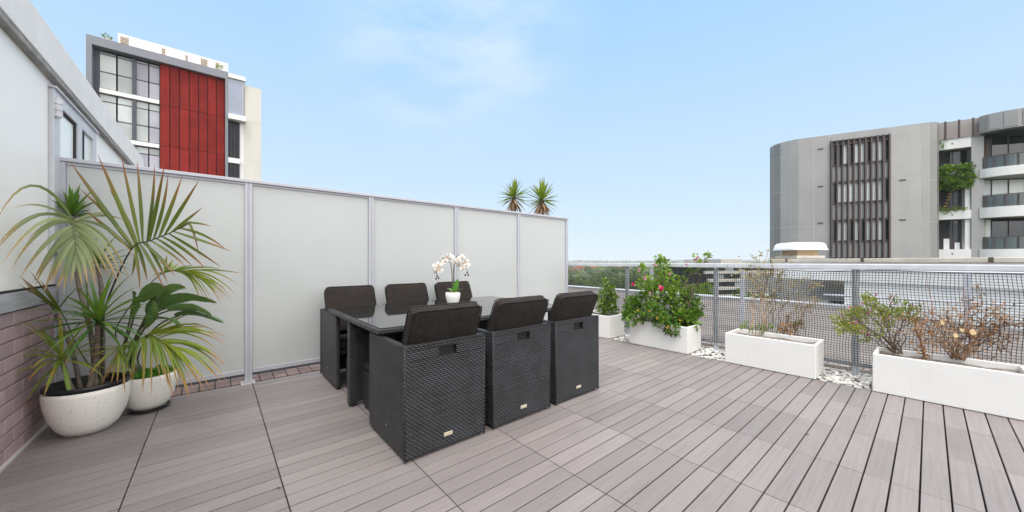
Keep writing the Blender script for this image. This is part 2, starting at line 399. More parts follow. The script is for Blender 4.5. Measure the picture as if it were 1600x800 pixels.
# ---------------------------------------------------------------- frosted privacy screen
PX=[-.90,.235,1.372,2.508,3.643,4.775]
t=thing('privacy_screen','long frosted white glass screen in a grey aluminium frame','privacy screen',(1.94,4.18,0))
for i,x in enumerate(PX):
    mb=MB(); wd=.028 if i else .04
    mb.box(x-wd,4.15,0,x-.006,4.205,1.893); mb.box(x+.006,4.15,0,x+wd,4.205,1.893); mb.box(x-.0065,4.156,0,x+.0065,4.199,1.893)
    po=mb.build('post',M['alu'],t,.002,seg=1)
    mb=MB(); mb.box(x-.06,4.09,-.001,x+.05,4.21,.009)
    for dx in (-.045,.035):
        for k in range(1): mb.tube([(x+dx,4.11,.009),(x+dx,4.11,.017)],.008,6)
    mb.build('base_plate',M['steel'],po,.001,seg=1)
mb=MB(); mb.box(-.97,4.142,1.8945,4.81,4.212,1.922); mb.box(-.86,4.16,1.872,4.775,4.195,1.8935); mb.build('top_rail',M['alu'],t,.002,seg=1)
for i in range(5):
    xa,xb=PX[i]+.030,PX[i+1]-.030
    if i==0: xa+=.012
    mb=MB(); mb.box(xa,4.16,.085,xb,4.195,.125); mb.build('bottom_rail',M['alu'],t,.002,seg=1)
    mb=MB(); mb.box(xa,4.1705,.126,xb,4.1825,1.871); mb.build('glass_panel',M['frost'],t)

# ---------------------------------------------------------------- white building on the left
t=thing('white_building','white clad building wall over a mauve painted brick base, left of the screen','building',(-.91,3.5,0))
mb=MB(); mb.box(-1.15,-2.5,-.05,-.918,9.2,.86); body=mb.build('brick_wall',M['mortar'],t)
mb=MB(); z=.004; j=0
while z<.85:
    y=-1.2-(j%2)*.12
    while y<4.15:
        mb.box(-.93,y,z,-.9115+R.uniform(-.001,.001),y+.231,min(z+.076,.858),0,R.random()); y+=.24
    z+=.0855; j+=1
mb.build('brickwork',M['brick'],t,.003,seg=1)
mb=MB(); mb.box(-.915,-2.5,-.02,-.897,4.14,.012); mb.build('skirting',M['concrete'],t)
mb=MB(); mb.box(-1.15,-2.5,.862,-.893,4.12,.968); mb.build('sill',M['sill'],t,.004)
mb=MB(); mb.box(-.93,-2.5,.969,-.899,4.12,.981); mb.build('sill_trim',M['dark'],t)
mb=MB()
ys=[-2.5,.9,2.35,3.80,3.885,3.965]
for a_,b_ in zip(ys[:-1],ys[1:]):
    mb.box(-1.15,a_+.0007,.983,-.91,b_-.0007,2.44)
mb.box(-1.15,3.968,.983,-.912,4.02,2.44)
mb.box(-1.15,4.40,-.05,-.912,9.0,.983); mb.box(-1.15,4.02,.983,-.912,9.0,1.2); mb.box(-1.15,5.20,1.2,-.912,9.0,2.44); mb.box(-1.15,4.02,2.39,-.912,5.20,2.44)
mb.build('wall_cladding',M['render'],t)
mb=MB(); mb.box(-1.2,-2.5,2.478,-.862,7.86,2.735); mb.build('parapet',M['rough'],t,.006)
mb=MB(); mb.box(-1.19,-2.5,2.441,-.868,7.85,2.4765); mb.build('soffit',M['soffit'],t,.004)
mb=MB(); mb.box(-9,-2.5,-.05,-1.16,8.95,2.3); mb.build('building_core',M['render'],t)
# grey framed double window/door above the screen
mb=MB()
yA,yB,zA,zB=4.03,5.19,1.21,2.385
for (a0,b0,c0,d0) in ((yA,yA+.13,zA,zB),(4.60,4.72,zA,zB),(yB-.10,yB,zA,zB)): mb.box(-.96,a0,c0,-.885,b0,d0)
mb.box(-.96,yA+.13,zB-.09,-.886,4.60,zB); mb.box(-.96,4.72,zB-.09,-.886,yB-.10,zB)
mb.box(-.95,yA-.012,zB+.002,-.87,yB+.02,zB+.018)
wf=mb.build('window',M['winframe'],t,.004)
mb=MB(); mb.box(-.915,yA+.13,zA,-.905,4.60,zB-.09,0,.6); mb.box(-.915,4.72,zA,-.905,yB-.10,zB-.09,0,.4); mb.build('pane',M['win_blind'],wf)
mb=MB(); mb.box(-.9045,4.56,zA,-.896,4.6,zB-.09); mb.box(-.9045,yA+.13,zB-.11,-.896,4.559,zB-.09); mb.box(-.9045,4.80,zA,-.896,4.84,zB-.09); mb.box(-.9045,yA+.13,zA,-.896,yA+.14,zB-.111); mb.build('gasket',M['dark'],wf)
mb=MB()
for zz in (2.21,2.255,2.30): mb.tube([(-.872,4.05,zz-.02),(-.872,4.05,zz+.02)],.022,12)
mb.tube([(-.872,4.05,2.18),(-.872,4.05,2.33)],.011,10)
mb.build('hinge',M['galv'],wf)

# ---------------------------------------------------------------- railing with black netting
t=thing('railing','grey steel terrace railing hung with black plastic netting','railing',(4.8,1.7,0))
FX=4.96
for y in (-2.12,-.82,.481,1.783,3.07,4.36):
    mb=MB(); mb.box(FX-.008,y-.028,-.03,FX+.008,y+.028,1.062); mb.box(FX-.03,y-.006,-.03,FX-.0085,y+.006,1.062); 
    po=mb.build('post',M['galv'],t,.001,seg=1)
    mb=MB(); mb.box(FX-.05,y-.06,-.045,FX+.05,y+.06,-.02); 
    for sx_ in (-1,1): mb.tube([(FX+sx_*.035,y+.045,-.02),(FX+sx_*.035,y+.045,-.008)],.009,6); mb.tube([(FX+sx_*.035,y-.045,-.02),(FX+sx_*.035,y-.045,-.008)],.009,6)
    mb.build('base_plate',M['galv'],po)
mb=MB(); mb.box(FX-.034,-2.4,1.064,FX+.034,4.40,1.120); mb.build('top_rail',M['galv'],t,.008,seg=3)
mb=MB(); mb.box(FX-.0215,-2.4,.085,FX-.0095,4.40,.13); mb.build('bottom_rail',M['galv'],t,.002,seg=1)
mb=MB(); NXo=FX-.042
def netp(y,z):
    k=math.sin(PI*min(1,max(0,(z-.12)/.94)))
    dy=.010*noise.noise(Vector((y*2.3,z*3.1,0)))*2+.012*math.sin(z*7+y*1.7)*k
    dz=.008*noise.noise(Vector((y*1.9,z*2.7,5)))*2 - .010*(1-((z-.1)/1.0))*math.sin(y*3.9)
    return Vector((NXo-.015*k*(.6+.8*noise.noise(Vector((y*1.7,z*2,9)))),y+dy,z+dz))
th=.0017
def wire(pts,thk):
    vs=[];fs=[];n=4
    for p_ in pts: vs+= [p_+Vector(o_)*thk for o_ in ((-.8,-1,-1),(-.8,1,1),(.8,1,1),(.8,-1,-1))]
    for i in range(len(pts)-1):
        for k in range(4): fs.append((i*4+k,i*4+(k+1)%4,i*4+4+(k+1)%4,i*4+4+k))
    mb.add(vs,fs)
y=-2.3
while y<4.38:
    wire([netp(y,.115+.935*k/14) for k in range(15)],th); y+=.0225
for r in range(40):
    z=.115+.935*r/39
    wire([netp(-2.3+6.66*k/148,z) for k in range(149)],th*(1.9 if r in(0,39) else 1))
mb.build('netting',M['net'],t)

# ---------------------------------------------------------------- rattan dining set
def make_chair(label,group):
    t=thing('cube_chair',label,'chair',(0,0,0),group)
    wd,dp,ht,tk=.2785,.30,.665,.042
    mb=MB(); hx,hz0,hz1=.06,.575,.632           # hand hole in the back
    yb=-dp; yf=-dp+tk
    mb.box(-wd,yb,.02,wd,yf,hz0); mb.box(-wd,yb,hz1,wd,yf,ht); mb.box(-wd,yb,hz0,-hx,yf,hz1); mb.box(hx,yb,hz0,wd,yf,hz1)
    bk=mb.build('backrest',M['rattan'],t,.004)
    mb=MB(); mb.box(-hx,yf-.016,hz0,hx,yf-.004,hz1); mb.box(-hx,yb+.002,hz0-.006,hx,yf-.018,hz0+.001); mb.build('hand_hole',M['piping'],bk)
    mb=MB(); mb.box(-.03,yb-.004,.080,.03,yb+.002,.102,0,.5); mb.build('name_plate',M['plate'],bk,.0015,seg=1)
    mb=MB()
    mb.tube([(-wd+.004,yb+.004,.01),(-wd+.004,yb+.004,ht)],.007,8); mb.tube([(wd-.004,yb+.004,.01),(wd-.004,yb+.004,ht)],.007,8)
    mb.tube([(-wd+.004,yb+.004,ht-.004),(wd-.004,yb+.004,ht-.004)],.007,8)
    mb.build('edge_braid',M['rattan'],bk,smooth=True)
    for s_ in (-1,1):
        mb=MB(); x0_,x1_=(-wd,-wd+.036) if s_<0 else (wd-.036,wd)
        mb.box(x0_,yf+.0005,.02,x1_,dp,ht-.002); sp=mb.build('side_panel',M['rattan'],t,.008)
        for yy in (yb+.04,dp-.04):
            mb=MB(); mb.tube([(s_*(wd-.03),yy,0),(s_*(wd-.03),yy,.022)],.016,10); mb.build('foot',M['blackplastic'],t)
        mb=MB(); mb.tube([(s_*(wd+.002),-.02,.13),(s_*(wd-.003),-.02,.13)],.006,8); mb.build('screw_cap',M['steel'],sp)
    mb=MB(); mb.box(-wd+.038,yf+.002,.30,wd-.038,dp-.06,.34); mb.build('seat',M['rattan'],t)
    mb=MB(); mb.box(-wd+.042,yf+.01,.342,wd-.042,dp-.05,.415); mb.build('seat_cushion',M['cloth'],t,.02,True,3)
    # back cushion leans over the backrest
    mb=MB(); ang=math.radians(22); ex=Vector((.242,0,0)); ez=Vector((0,-math.sin(ang),math.cos(ang))); ey=Vector((0,math.cos(ang),math.sin(ang)))
    base=Vector((0,yf+.130,.45)); hz=.228; hy=.042
    nx,nz=12,10; vs=[];fs=[]
    for sd in (-1,1):
        for k in range(nz+1):
            for i in range(nx+1):
                fx=i/nx*2-1; fz=k/nz*2-1
                rc=.028; X=fx*.242; Z=fz*hz
                # round the corners of the outline, puff the middle, sag a little
                ax,az=abs(X)-(.242-rc),abs(Z)-(hz-rc)
                if ax>0 and az>0:
                    l=math.hypot(ax,az)
                    if l>rc*.999: X=math.copysign(.242-rc+ax/l*rc,X) if l>rc else X; Z=math.copysign(hz-rc+az/l*rc,Z) if l>rc else Z
                e=(1-abs(fx)**6)*(1-abs(fz)**6)
                Y=sd*(hy*(.72+.28*e)+.006*noise.noise(Vector((fx*2,fz*2,sd))))
                vs.append(base+Vector((1,0,0))*X+ez*(hz+Z)+ey*Y)
    n1=(nx+1)*(nz+1)
    for k in range(nz):
        for i in range(nx):
            q=k*(nx+1)+i; fs.append((q,q+1,q+nx+2,q+nx+1)); fs.append((n1+q,n1+q+nx+1,n1+q+nx+2,n1+q+1))
    ring=[i for i in range(nx+1)]+[k*(nx+1)+nx for k in range(1,nz+1)]+[nz*(nx+1)+i for i in range(nx-1,-1,-1)]+[k*(nx+1) for k in range(nz-1,0,-1)]
    for i in range(len(ring)): a_,b_=ring[i],ring[(i+1)%len(ring)]; fs.append((b_,a_,n1+a_,n1+b_))
    mb.add(vs,fs); cu=mb.build('back_cushion',M['cloth'],t,.012,True,3)
    mb=MB()
    for o_ in (0,n1): 
        pts=[Vector(vs[i+o_]) for i in ring]; mb.tube(pts+[pts[0]],.0042,6,cap=False)
    mb.build('piping',M['piping'],cu,smooth=True)
    return t
GR='black rattan cube chairs round the glass table'
labels=[((1.0905,2.205,0),0,'black rattan chair closest to the camera, its whole left side showing'),
 ((1.715,2.205,0),0,'black rattan chair standing between two others with their backs to the camera'),
 ((2.338,2.205,0),0,'black rattan chair nearest the small planter, back to the camera'),
 ((1.0905,3.69,0),PI,'black rattan chair near the tall screen post, across the table, nearest the palms'),
 ((1.715,3.69,0),PI,'middle black chair facing the camera, left of the orchid'),
 ((2.338,3.69,0),PI,'black chair facing the camera directly behind the white orchid')]
proto=None
for loc,rz,lb in labels:
    if proto is None: proto=make_chair(lb,GR); c_=proto
    else: c_=copy_tree(proto); c_['label']=lb
    c_.location=loc; c_.rotation_euler=(0,0,rz)
# table
t=thing('dining_table','rectangular black rattan table with a dark reflective glass top','table',(1.73,2.95,0))
tx0,tx1,ty0,ty1=.795,2.69,2.295,3.62
mb=MB(); rw=.055
for q in ((tx0,ty0,tx1,ty0+rw),(tx0,ty1-rw,tx1,ty1),(tx0,ty0+rw+.001,tx0+rw,ty1-rw-.001),(tx1-rw,ty0+rw+.001,tx1,ty1-rw-.001)): mb.box(q[0],q[1],.672,q[2],q[3],.702)
mb.build('table_rim',M['rattan'],t,.006)
mb=MB(); mb.box(tx0+rw+.001,ty0+rw+.001,.678,tx1-rw-.001,ty1-rw-.001,.684); mb.build('under_tray',M['blackplastic'],t)
mb=MB(); mb.box(tx0+.03,ty0+.03,.7025,tx1-.03,ty1-.03,.7085); mb.build('glass_top',M['tglass'],t,.0015,seg=1)
mb=MB(); mb.box(.80,2.93,.015,.86,2.99,.671); mb.box(.86,2.937,.03,2.60,2.983,.60); mb.box(2.60,2.93,.015,2.66,2.99,.671); mb.box(.865,2.88,.60,2.60,3.04,.671); mb.build('centre_frame',M['rattan'],t,.004)
for x in (.83,2.63):
    for y in (2.945,2.975): mb=MB(); mb.tube([(x,y,0),(x,y,.016)],.012,8); mb.build('foot',M['blackplastic'],t)
for y0_,lb in ((3.08,'low black rattan footstool under the table on the screen side'),(2.60,'low black rattan footstool under the table behind the nearest chair')):
    t=thing('footstool',lb,'footstool',(1.08,y0_+.15,0),'footstools tucked under the table')
    mb=MB(); mb.box(.885,y0_,.02,1.27,y0_+.27,.30); mb.build('base',M['rattan'],t,.006)
    mb=MB(); mb.box(.89,y0_+.003,.302,1.265,y0_+.267,.345); mb.build('cushion',M['cloth'],t,.015,True,3)
    for a_ in (.905,1.25):
        for b_ in (y0_+.02,y0_+.25): mb=MB(); mb.tube([(a_,b_,0),(a_,b_,.021)],.012,8); mb.build('leg',M['blackplastic'],t)

# ---------------------------------------------------------------- orchid on the table
oc=Vector((1.83,3.10,.7088))
t=thing('flower_pot','small rounded white ceramic pot on the glass table','flower pot',oc)
mb=MB(); mb.lathe([(.035,0),(.045,.002),(.062,.035),(.072,.075),(.075,.105),(.071,.125),(.066,.126),(.064,.112),(.0,.112)],oc,36,1.0,1.0); mb.build('pot',M['ceramic'],t,smooth=True)
mb=MB(); mb.lathe([(.062,.108),(.063,.122),(.03,.128),(0.001,.129)],oc,24); mb.build('moss',plain('dry_moss',(.33,.24,.16),.95,.4,60,bmp=1,bscale=90),t,smooth=True)
t=thing('orchid','white orchid with two arching flower sprays in the ceramic pot','orchid',oc+Vector((0,0,.125)))
CR=Vector((CS,-CC,0)); CF=Vector((CC,CS,0)); UP=Vector((0,0,1))
def oo(r,z,f=0): return oc+CR*r+UP*z+CF*f
stm1=smooth_path([oo(0,.12),oo(.004,.25),oo(.012,.40),oo(.03,.475),oo(.075,.50),oo(.11,.46),oo(.135,.385),oo(.145,.33)])
stm2=smooth_path([oo(-.004,.12),oo(-.008,.27),oo(-.02,.40),oo(-.06,.475),oo(-.11,.46),oo(-.15,.40),oo(-.165,.33),oo(-.16,.27)])
M['ostem']=plain('orchid_stem',(.10,.085,.045),.5,.3,20)
for st in (stm1,stm2):
    mb=MB(); mb.tube(st,[.0042]*(len(st)//2)+[.0026]*(len(st)-len(st)//2),7); mb.build('stem',M['ostem'],t,smooth=True)
mb=MB(); mb.tube([oo(.006,.12),oo(.004,.36)],.003,6); mb.build('support_stick',M['bark2'],t)
mpet,nt,b,o=new_mat('orchid_petal'); 
c=mixc(nt,ramp(nt,attr(nt,'a'),.0,.32),(.75,.33,.10),(.84,.80,.72)); c=mixc(nt,ramp(nt,attr(nt,'a'),.3,.7),c,(.85,.84,.80)); nt.links.new(c,b.inputs['Base Color']); b.inputs['Roughness'].default_value=.5
def flower(mb,c,nrm,sz):
    nrm=Vector(nrm).normalized(); x=nrm.cross(UP).normalized(); y=x.cross(nrm); ph=R.uniform(-.2,.2)
    for k in range(5):
        th=PI/2+2*PI*k/5+ph; wdt=.95 if k in (1,4) else .55
        d=x*math.cos(th)+y*math.sin(th); s_=nrm.cross(d)
        L=sz*R.uniform(.9,1.05); vs=[];A=[];fs=[]
        for i,(tt,ww,up) in enumerate(((.02,.12,0),(.3,.75,.05),(.6,1,.04),(.85,.7,-.04),(1,.12,-.12))):
            for s2 in (-1,0,1): vs.append(c+d*L*tt+s_*ww*wdt*L*.5*s2+nrm*(up*L+(.05*L if s2 else 0)+(.006 if k in(1,4) else 0))); A.append(tt)
        for i in range(4): fs+= [(i*3,i*3+1,i*3+4,i*3+3),(i*3+1,i*3+2,i*3+5,i*3+4)]
        mb.add(vs,fs,A,0)
    for k in range(3):
        d=(nrm*.8+x*(k-1)*.8-y*.3).normalized(); leaf(mb,c,d,sz*.45,sz*.3,0,y,a=.05)
for ps in ([(-.05,.49),(-.075,.455),(-.10,.475),(-.11,.43),(-.135,.41),(-.15,.375),(-.165,.40),(-.175,.35),(-.13,.36),(-.02,.485)],[(.03,.445),(.06,.42),(.085,.485),(.10,.49),(.105,.43),(.125,.45),(.08,.39),(.055,.46),(.10,.375),(.14,.41)]):
    for (r_,z_) in ps:
        mb=MB(); flower(mb,oo(r_,z_-.01,R.uniform(-.04,.03)),-CF+CR*R.uniform(-.6,.6)+UP*R.uniform(-.3,.25),R.uniform(.034,.046)); mb.build('flower',mpet,t,smooth=True)
M['bud']=plain('dark_bud',(.03,.02,.02),.5)
for (r_,z_) in ((-.16,.29),(-.17,.262),(-.145,.27),(.145,.325),(.125,.30),(.155,.30)):
    mb=MB(); mb.tube([oo(r_,z_+.014),oo(r_,z_+.006),oo(r_,z_-.006),oo(r_,z_-.014)],[.001,.008,.0075,.001],8); mb.build('bud',M['bud'],t,smooth=True)
M['oleaf']=leafmat('orchid_leaf',(.07,.20,.02),(.10,.27,.03),(.12,.25,.03),1.5,2,.3,.15)
for (d,L) in ((CR*.25+UP*1,.15),(CR*.75+UP*.5-CF*.4,.11),(-CR*.6+UP*.4+CF*.3,.10)):
    mb=MB(); strap(mb,oo(0.012,.12),d,L,.058,.5,7,.4,.2,wmax=.5,side=CR if abs(d.normalized().z)>.8 else None); mb.build('leaf',M['oleaf'],t,smooth=True)

# ---------------------------------------------------------------- white trough planters
def planter(y0,y1,label,u0=4.43,u1=4.835,h=.335,soil='drysoil'):
    t=thing('planter',label,'planter',((u0+u1)/2,(y0+y1)/2,0),'white rectangular planters along the railing')
    k=.024; zb=.004
    mb=MB()
    o_=[(u0,y0),(u1,y0),(u1,y1),(u0,y1)]; i_=[(u0+k,y0+k),(u1-k,y0+k),(u1-k,y1-k),(u0+k,y1-k)]
    vs=[(*p,zb) for p in o_]+[(*p,h) for p in o_]+[(*p,h) for p in i_]+[(*p,.1) for p in i_]
    fs=[(3,2,1,0),(12,13,14,15)]
    for q in range(4):
        n=(q+1)%4; fs+= [(q,n,4+n,4+q),(4+q,4+n,8+n,8+q),(8+q,8+n,12+n,12+q)]
    mb.add(vs,fs); mb.build('trough',M['planter'],t,.006,seg=3)
    mb=MB(); n=14; m_=8; vs=[];fs=[]
    for a in range(n+1):
        for c in range(m_+1):
            x=u0+k+(u1-u0-2*k)*c/m_; y=y0+k+(y1-y0-2*k)*a/n
            vs.append((x,y,h-.045+.02*noise.noise(Vector((x*9,y*9,1)))))
    for a in range(n):
        for c in range(m_): q=a*(m_+1)+c; fs.append((q,q+1,q+m_+2,q+m_+1))
    mb.add(vs,fs); mb.build('soil',M[soil],t,smooth=True)
    return t
planter(3.04,3.84,'white planter furthest away, beside the end chair, holding a small green shrub',soil='soil')
planter(1.914,2.70,'white planter holding the big leafy bush with pink flowers',soil='soil')
planter(.706,1.498,'white planter holding tall thin bare stems')
planter(-.477,.323,'white planter at the right edge of the picture holding a brown withered shrub')

# ---------------------------------------------------------------- shrubs
M['bush']=leafmat('glossy_leaf',(.045,.135,.014),(.28,.42,.05),(.40,.42,.08),.75,1.2,.28,.35)
M['bush2']=leafmat('light_leaf',(.07,.17,.015),(.21,.31,.035),(.33,.28,.05),.7,1.2,.4,.35)
M['sparse']=leafmat('narrow_leaf',(.15,.20,.035),(.34,.38,.06),(.40,.25,.06),.6,1.2,.5,.35)
M['petal']=plain('pink_petal',(.62,.03,.14),.5,.2,30); M['petal2']=plain('pale_pink_petal',(.70,.36,.42),.5,.15,30); M['yleaf']=plain('yellow_leaf',(.65,.34,.02),.5,.2,30)
def branch_to(mb,p,q,r0,r1,wob=.03,n=5):
    p,q=Vector(p),Vector(q); L=(q-p).length
    pts=[p]+[p.lerp(q,k/n)+rv3()*wob*L*math.sin(PI*k/n)+UP*.06*L*math.sin(PI*k/n) for k in range(1,n)]+[q]
    mb.tube(pts,[r0+(r1-r0)*k/n for k in range(n+1)],5); return pts
def clump(mbl,c,rad,n,L,w,up=.35,b=(0,1),shell=.5):
    for i in range(n):
        d=rv3(); q=Vector(c)+Vector((d.x*rad[0],d.y*rad[1],d.z*rad[2]))*(shell+(1-shell)*R.random()**.6)
        dd=(d*.7+rv3()*.8+UP*up); leaf(mbl,q,dd,L*R.uniform(.6,1.25),w*R.uniform(.7,1.2),R.uniform(*b),nrm=UP*.8+rv3()*.7,a=.35)
def pb(x,y,d): return W(x,y,d)
# big flowering bush
t=thing('flowering_bush','large leafy green bush dotted with pink flowers, in a white planter','bush',(4.63,2.3,.29))
cl=[(1035,545,4.62,.12,150),(1065,530,4.65,.16,230),(1082,505,4.7,.13,180),(1078,548,4.55,.11,120),(1052,565,4.45,.09,110),(1046,500,4.75,.14,170),(990,505,4.95,.12,130),(1002,488,4.95,.12,110),(985,490,5.0,.07,50),
 (1022,470,4.85,.15,170),(1010,445,4.9,.13,120),(1040,440,4.85,.14,150),(1035,415,4.9,.10,90),(1000,420,4.95,.06,35),(1060,470,4.8,.13,110),(1020,520,4.8,.12,90),(1075,475,4.75,.1,60),(1045,463,4.75,.1,80),(1066,440,4.85,.07,35),(1084,425,4.85,.06,32),(1096,413,4.85,.05,24),(1072,420,4.9,.045,16),(1088,402,4.85,.03,10),(1103,401,4.8,.03,14),(1030,404,4.9,.04,20),(986,540,4.75,.07,40),(1000,530,4.75,.07,50)]
mb=MB(); mbl=MB(); root=[Vector((4.62,2.2,.28)),Vector((4.60,2.42,.28)),Vector((4.66,2.05,.28)),Vector((4.6,2.58,.28))]
cl=[(x,450+(y-450)*.56 if y>450 else y,d,r,n) for x,y,d,r,n in cl]+[(1038,497,4.42,.05,50),(1062,493,4.5,.06,70),(1086,492,4.6,.07,80),(984,488,4.9,.07,80),(978,494,4.85,.05,50),(1020,485,4.62,.1,110)]
for x,y,d,r,n in cl:
    c=pb(x,y,d); r0=min(root,key=lambda q:(q.xy-c.xy).length)
    pts=branch_to(mb,r0,c,.008,.003,.06)
    for k in range(3): branch_to(mb,pts[-2],c+rv3()*r*.8,.003,.0015,.05,3)
    clump(mbl,c,(r,r,r*.95),int(n*1.45),.066,.031,.3,(0,.6) if y>462 else (.3,1),.25)
mb.build('stems',M['bark2'],t); mbl.build('foliage',M['bush'],t)
for k,(x,y,s_) in enumerate(((1032,450,.042),(1007,435,.034),(989,444,.030),(998,423,.026),(1091,402,.024),(1087,405,.02),(1073,413,.022),(1024,414,.024),(1046,428,.026),(1016,458,.026))):
    mb=MB(); c=pb(x,y,4.58 if k<1 else 4.66); 
    for j in range(12): leaf(mb,c,rv3()-CF*.7,s_*R.uniform(.8,1.2),s_*.9,.5)
    mb.build('flower',M['petal'] if k in (0,2,5) else M['petal2'],t)
mb=MB()
for (x,y) in ((997,484),(1014,485),(1027,497),(1042,511),(1061,501)): 
    for j in range(4): leaf(mb,pb(x,y,4.36),rv3()-CF,.03,.018,.5)
mb.build('yellow_leaf',M['yleaf'],t)
# small shrub by the end chair
t=thing('small_shrub','small upright light green shrub in the furthest planter','shrub',(4.55,3.2,.29))
mb=MB(); mbl=MB()
for x,y,d,r,n in ((951,470,5.5,.10,120),(945,452,5.5,.08,70),(958,460,5.5,.07,60),(942,478,5.45,.08,80),(960,480,5.45,.07,60),(952,445,5.5,.05,34),(946,434,5.5,.04,18),(938,462,5.5,.08,60),(957,448,5.5,.05,30)):
    c=pb(x,y+6,d); branch_to(mb,(4.58,3.25,.28),c,.007,.002); clump(mbl,c,(r,r,r),int(n*1.8),.055,.028,.5,(.1,1),.3)
mb.build('stems',M['bark2'],t); mbl.build('foliage',M['bush2'],t)
# dry stems
def twig(mb,mbl,p,d,L,r,depth,lf,lsz,droop=.0,wander=.25):
    p=Vector(p); d=Vector(d).normalized(); pts=[p]; n=5
    for i in range(n):
        d=(d+rv3()*wander+Vector((0,0,-droop))).normalized(); p=p+d*L/n; pts.append(p)
        if depth>0 and i>=1 and R.random()<.75:
            twig(mb,mbl,p,(d+rv3()*.85),L*R.uniform(.4,.65),r*.55,depth-1,lf,lsz,droop,wander)
        if R.random()<lf: leaf(mbl,p,d*.4+rv3()-UP*.2,lsz*R.uniform(.5,1.3),lsz*.5*R.uniform(.6,1.2),a=R.random())
    mb.tube(pts,[r*(1-.13*k) for k in range(n+1)],4)
M['dryleaf']=leafmat('withered_leaf',(.28,.12,.05),(.48,.27,.13),(.52,.34,.18),.4,1.2,.8,.25)
M['strawleaf']=leafmat('straw_leaf',(.26,.24,.08),(.52,.43,.25),(.52,.34,.15),.4,1.1,.8,.25)
t=thing('bare_stems','tall thin bare stems with sparse straw coloured tips, behind the black net','dry plant',(4.6,1.1,.29))
mb=MB(); mbl=MB()
for (xb,yb,xt,yt) in ((1170,518,1190,420),(1180,520,1205,415),(1190,520,1195,402),(1197,521,1225,430),(1200,522,1182,428),(1176,518,1175,440),(1210,523,1240,440),(1222,524,1250,455),(1230,525,1262,470),(1238,526,1270,445),(1205,522,1215,450),(1186,519,1210,440)):
    p=pb(xb,yb+4,4.05); q=pb(xt+R.uniform(-5,5),yt,4.15); pts=branch_to(mb,p,q,.0062,.0026,.05,8)
    for k in range(3,9):
        twig(mb,mbl,pts[min(k,8)],(pts[-1]-pts[0]).normalized()+rv3()*.9,.15,.0022,1,.85 if k>5 else .4,.028,0,.3)
twig(mb,mbl,pb(1190,402,4.15),(0,0,1),.06,.002,1,.9,.03)
for k in range(170): leaf(mbl,pb(R.gauss(1200,26),R.gauss(424,12),R.uniform(4.05,4.3)),rv3(),.034,.017,a=R.random())
mb.build('stems',M['twig2'],t); mbl.build('dry_leaves',M['strawleaf'],t)
mbl=MB()
for (x,y) in ((1160,515),(1166,508),(1172,514),(1186,514),(1196,518),(1202,512),(1245,510)):
    for k in range(9): leaf(mbl,pb(x+R.uniform(-5,5),y+R.uniform(-4,6),4.02),UP+rv3()*.7,.06,.014,a=.2)
tw=thing('green_weed','fresh green weeds sprouting at the foot of the bare stems','weed',(4.5,1.2,.3)); mbl.build('foliage',M['bush2'],tw)
mb=MB(); mbl=MB()
t2=thing('withered_stalks','short rusty withered stalks in the planter of bare stems','dry plant',(4.6,.85,.29))
for x in (1215,1225,1232,1240,1250,1258,1246,1222): twig(mb,mbl,pb(x,528,3.98),UP+rv3()*.4,R.uniform(.12,.25),.003,2,.5,.03,0,.2)
mb.build('stems',M['twig'],t2); mbl.build('dry_leaves',M['dryleaf'],t2)
M['magenta']=plain('magenta_bud',(.40,.03,.16),.5)
# sparse flowering shrub
t=thing('sparse_shrub','sparse spreading shrub with narrow green leaves and magenta buds','shrub',(4.55,.24,.3))
mb=MB(); mbl=MB(); mbf=MB(); base=[pb(1398,552,3.22),pb(1404,553,3.2),pb(1410,553,3.2)]
cl=[(1330,495,3.3,.085,90),(1350,482,3.32,.08,80),(1368,475,3.35,.08,75),(1330,515,3.25,.08,75),(1355,528,3.22,.08,65),(1345,505,3.3,.09,75),(1390,478,3.3,.07,55),(1400,487,3.3,.08,75),(1415,497,3.25,.07,60),(1422,485,3.3,.05,34),(1368,500,3.25,.09,50),(1318,500,3.3,.05,35),(1380,505,3.25,.06,30)]
for x,y,d,r,n in cl:
    c=pb(x,y,d); pts=branch_to(mb,R.choice(base),c,.0065,.0028,.07,6)
    for k in range(5): 
        e=c+rv3()*r*.9; branch_to(mb,pts[-1-(k%2)],e,.0026,.0013,.06,3)
        for j in range(n//3): leaf(mbl,e+rv3()*.04,(e-pts[-2]).normalized()+rv3()*.6+UP*.3,R.uniform(.03,.055),.012,a=R.random()*.9)
    for k in range(2):
        e=c+UP*r*.8+rv3()*r*.5; mbf=MB()
        for j in range(5): leaf(mbf,e,rv3(),.018,.011,.5)
        mbf.build('bud',M['magenta'],t)
mb.build('stems',M['bark2'],t); mbl.build('foliage',M['sparse'],t); 
# withered brown shrub
t=thing('withered_shrub','brown withered shrub with curled dead leaves in the nearest planter','dead shrub',(4.6,-.1,.3))
mb=MB(); mbl=MB(); base=[pb(1495,562,2.98),pb(1500,562,2.95),pb(1507,563,2.95),pb(1487,560,3.0)]
for (x,y) in ((1426,522),(1432,498),(1448,515),(1570,484),(1606,484),(1440,500),(1455,490),(1465,520),(1480,485),(1478,510),(1500,495),(1510,480),(1520,510),(1535,470),(1545,495),(1555,515),(1560,500),(1575,505),(1590,500),(1600,505),(1595,520),(1530,525),(1462,505),(1545,480),(1612,500)):
    pts=branch_to(mb,R.choice(base),pb(x,y,3.0+R.uniform(-.12,.12)),.005,.0018,.07,6)
    for k in (2,3,4,5,6): twig(mb,mbl,pts[k],(pts[-1]-pts[0]).normalized()+rv3(),.13,.0019,1,.36,.030,.0,.35)
mb.build('stems',M['twig'],t); mbl.build('dry_leaves',M['dryleaf'],t)
mb=MB()
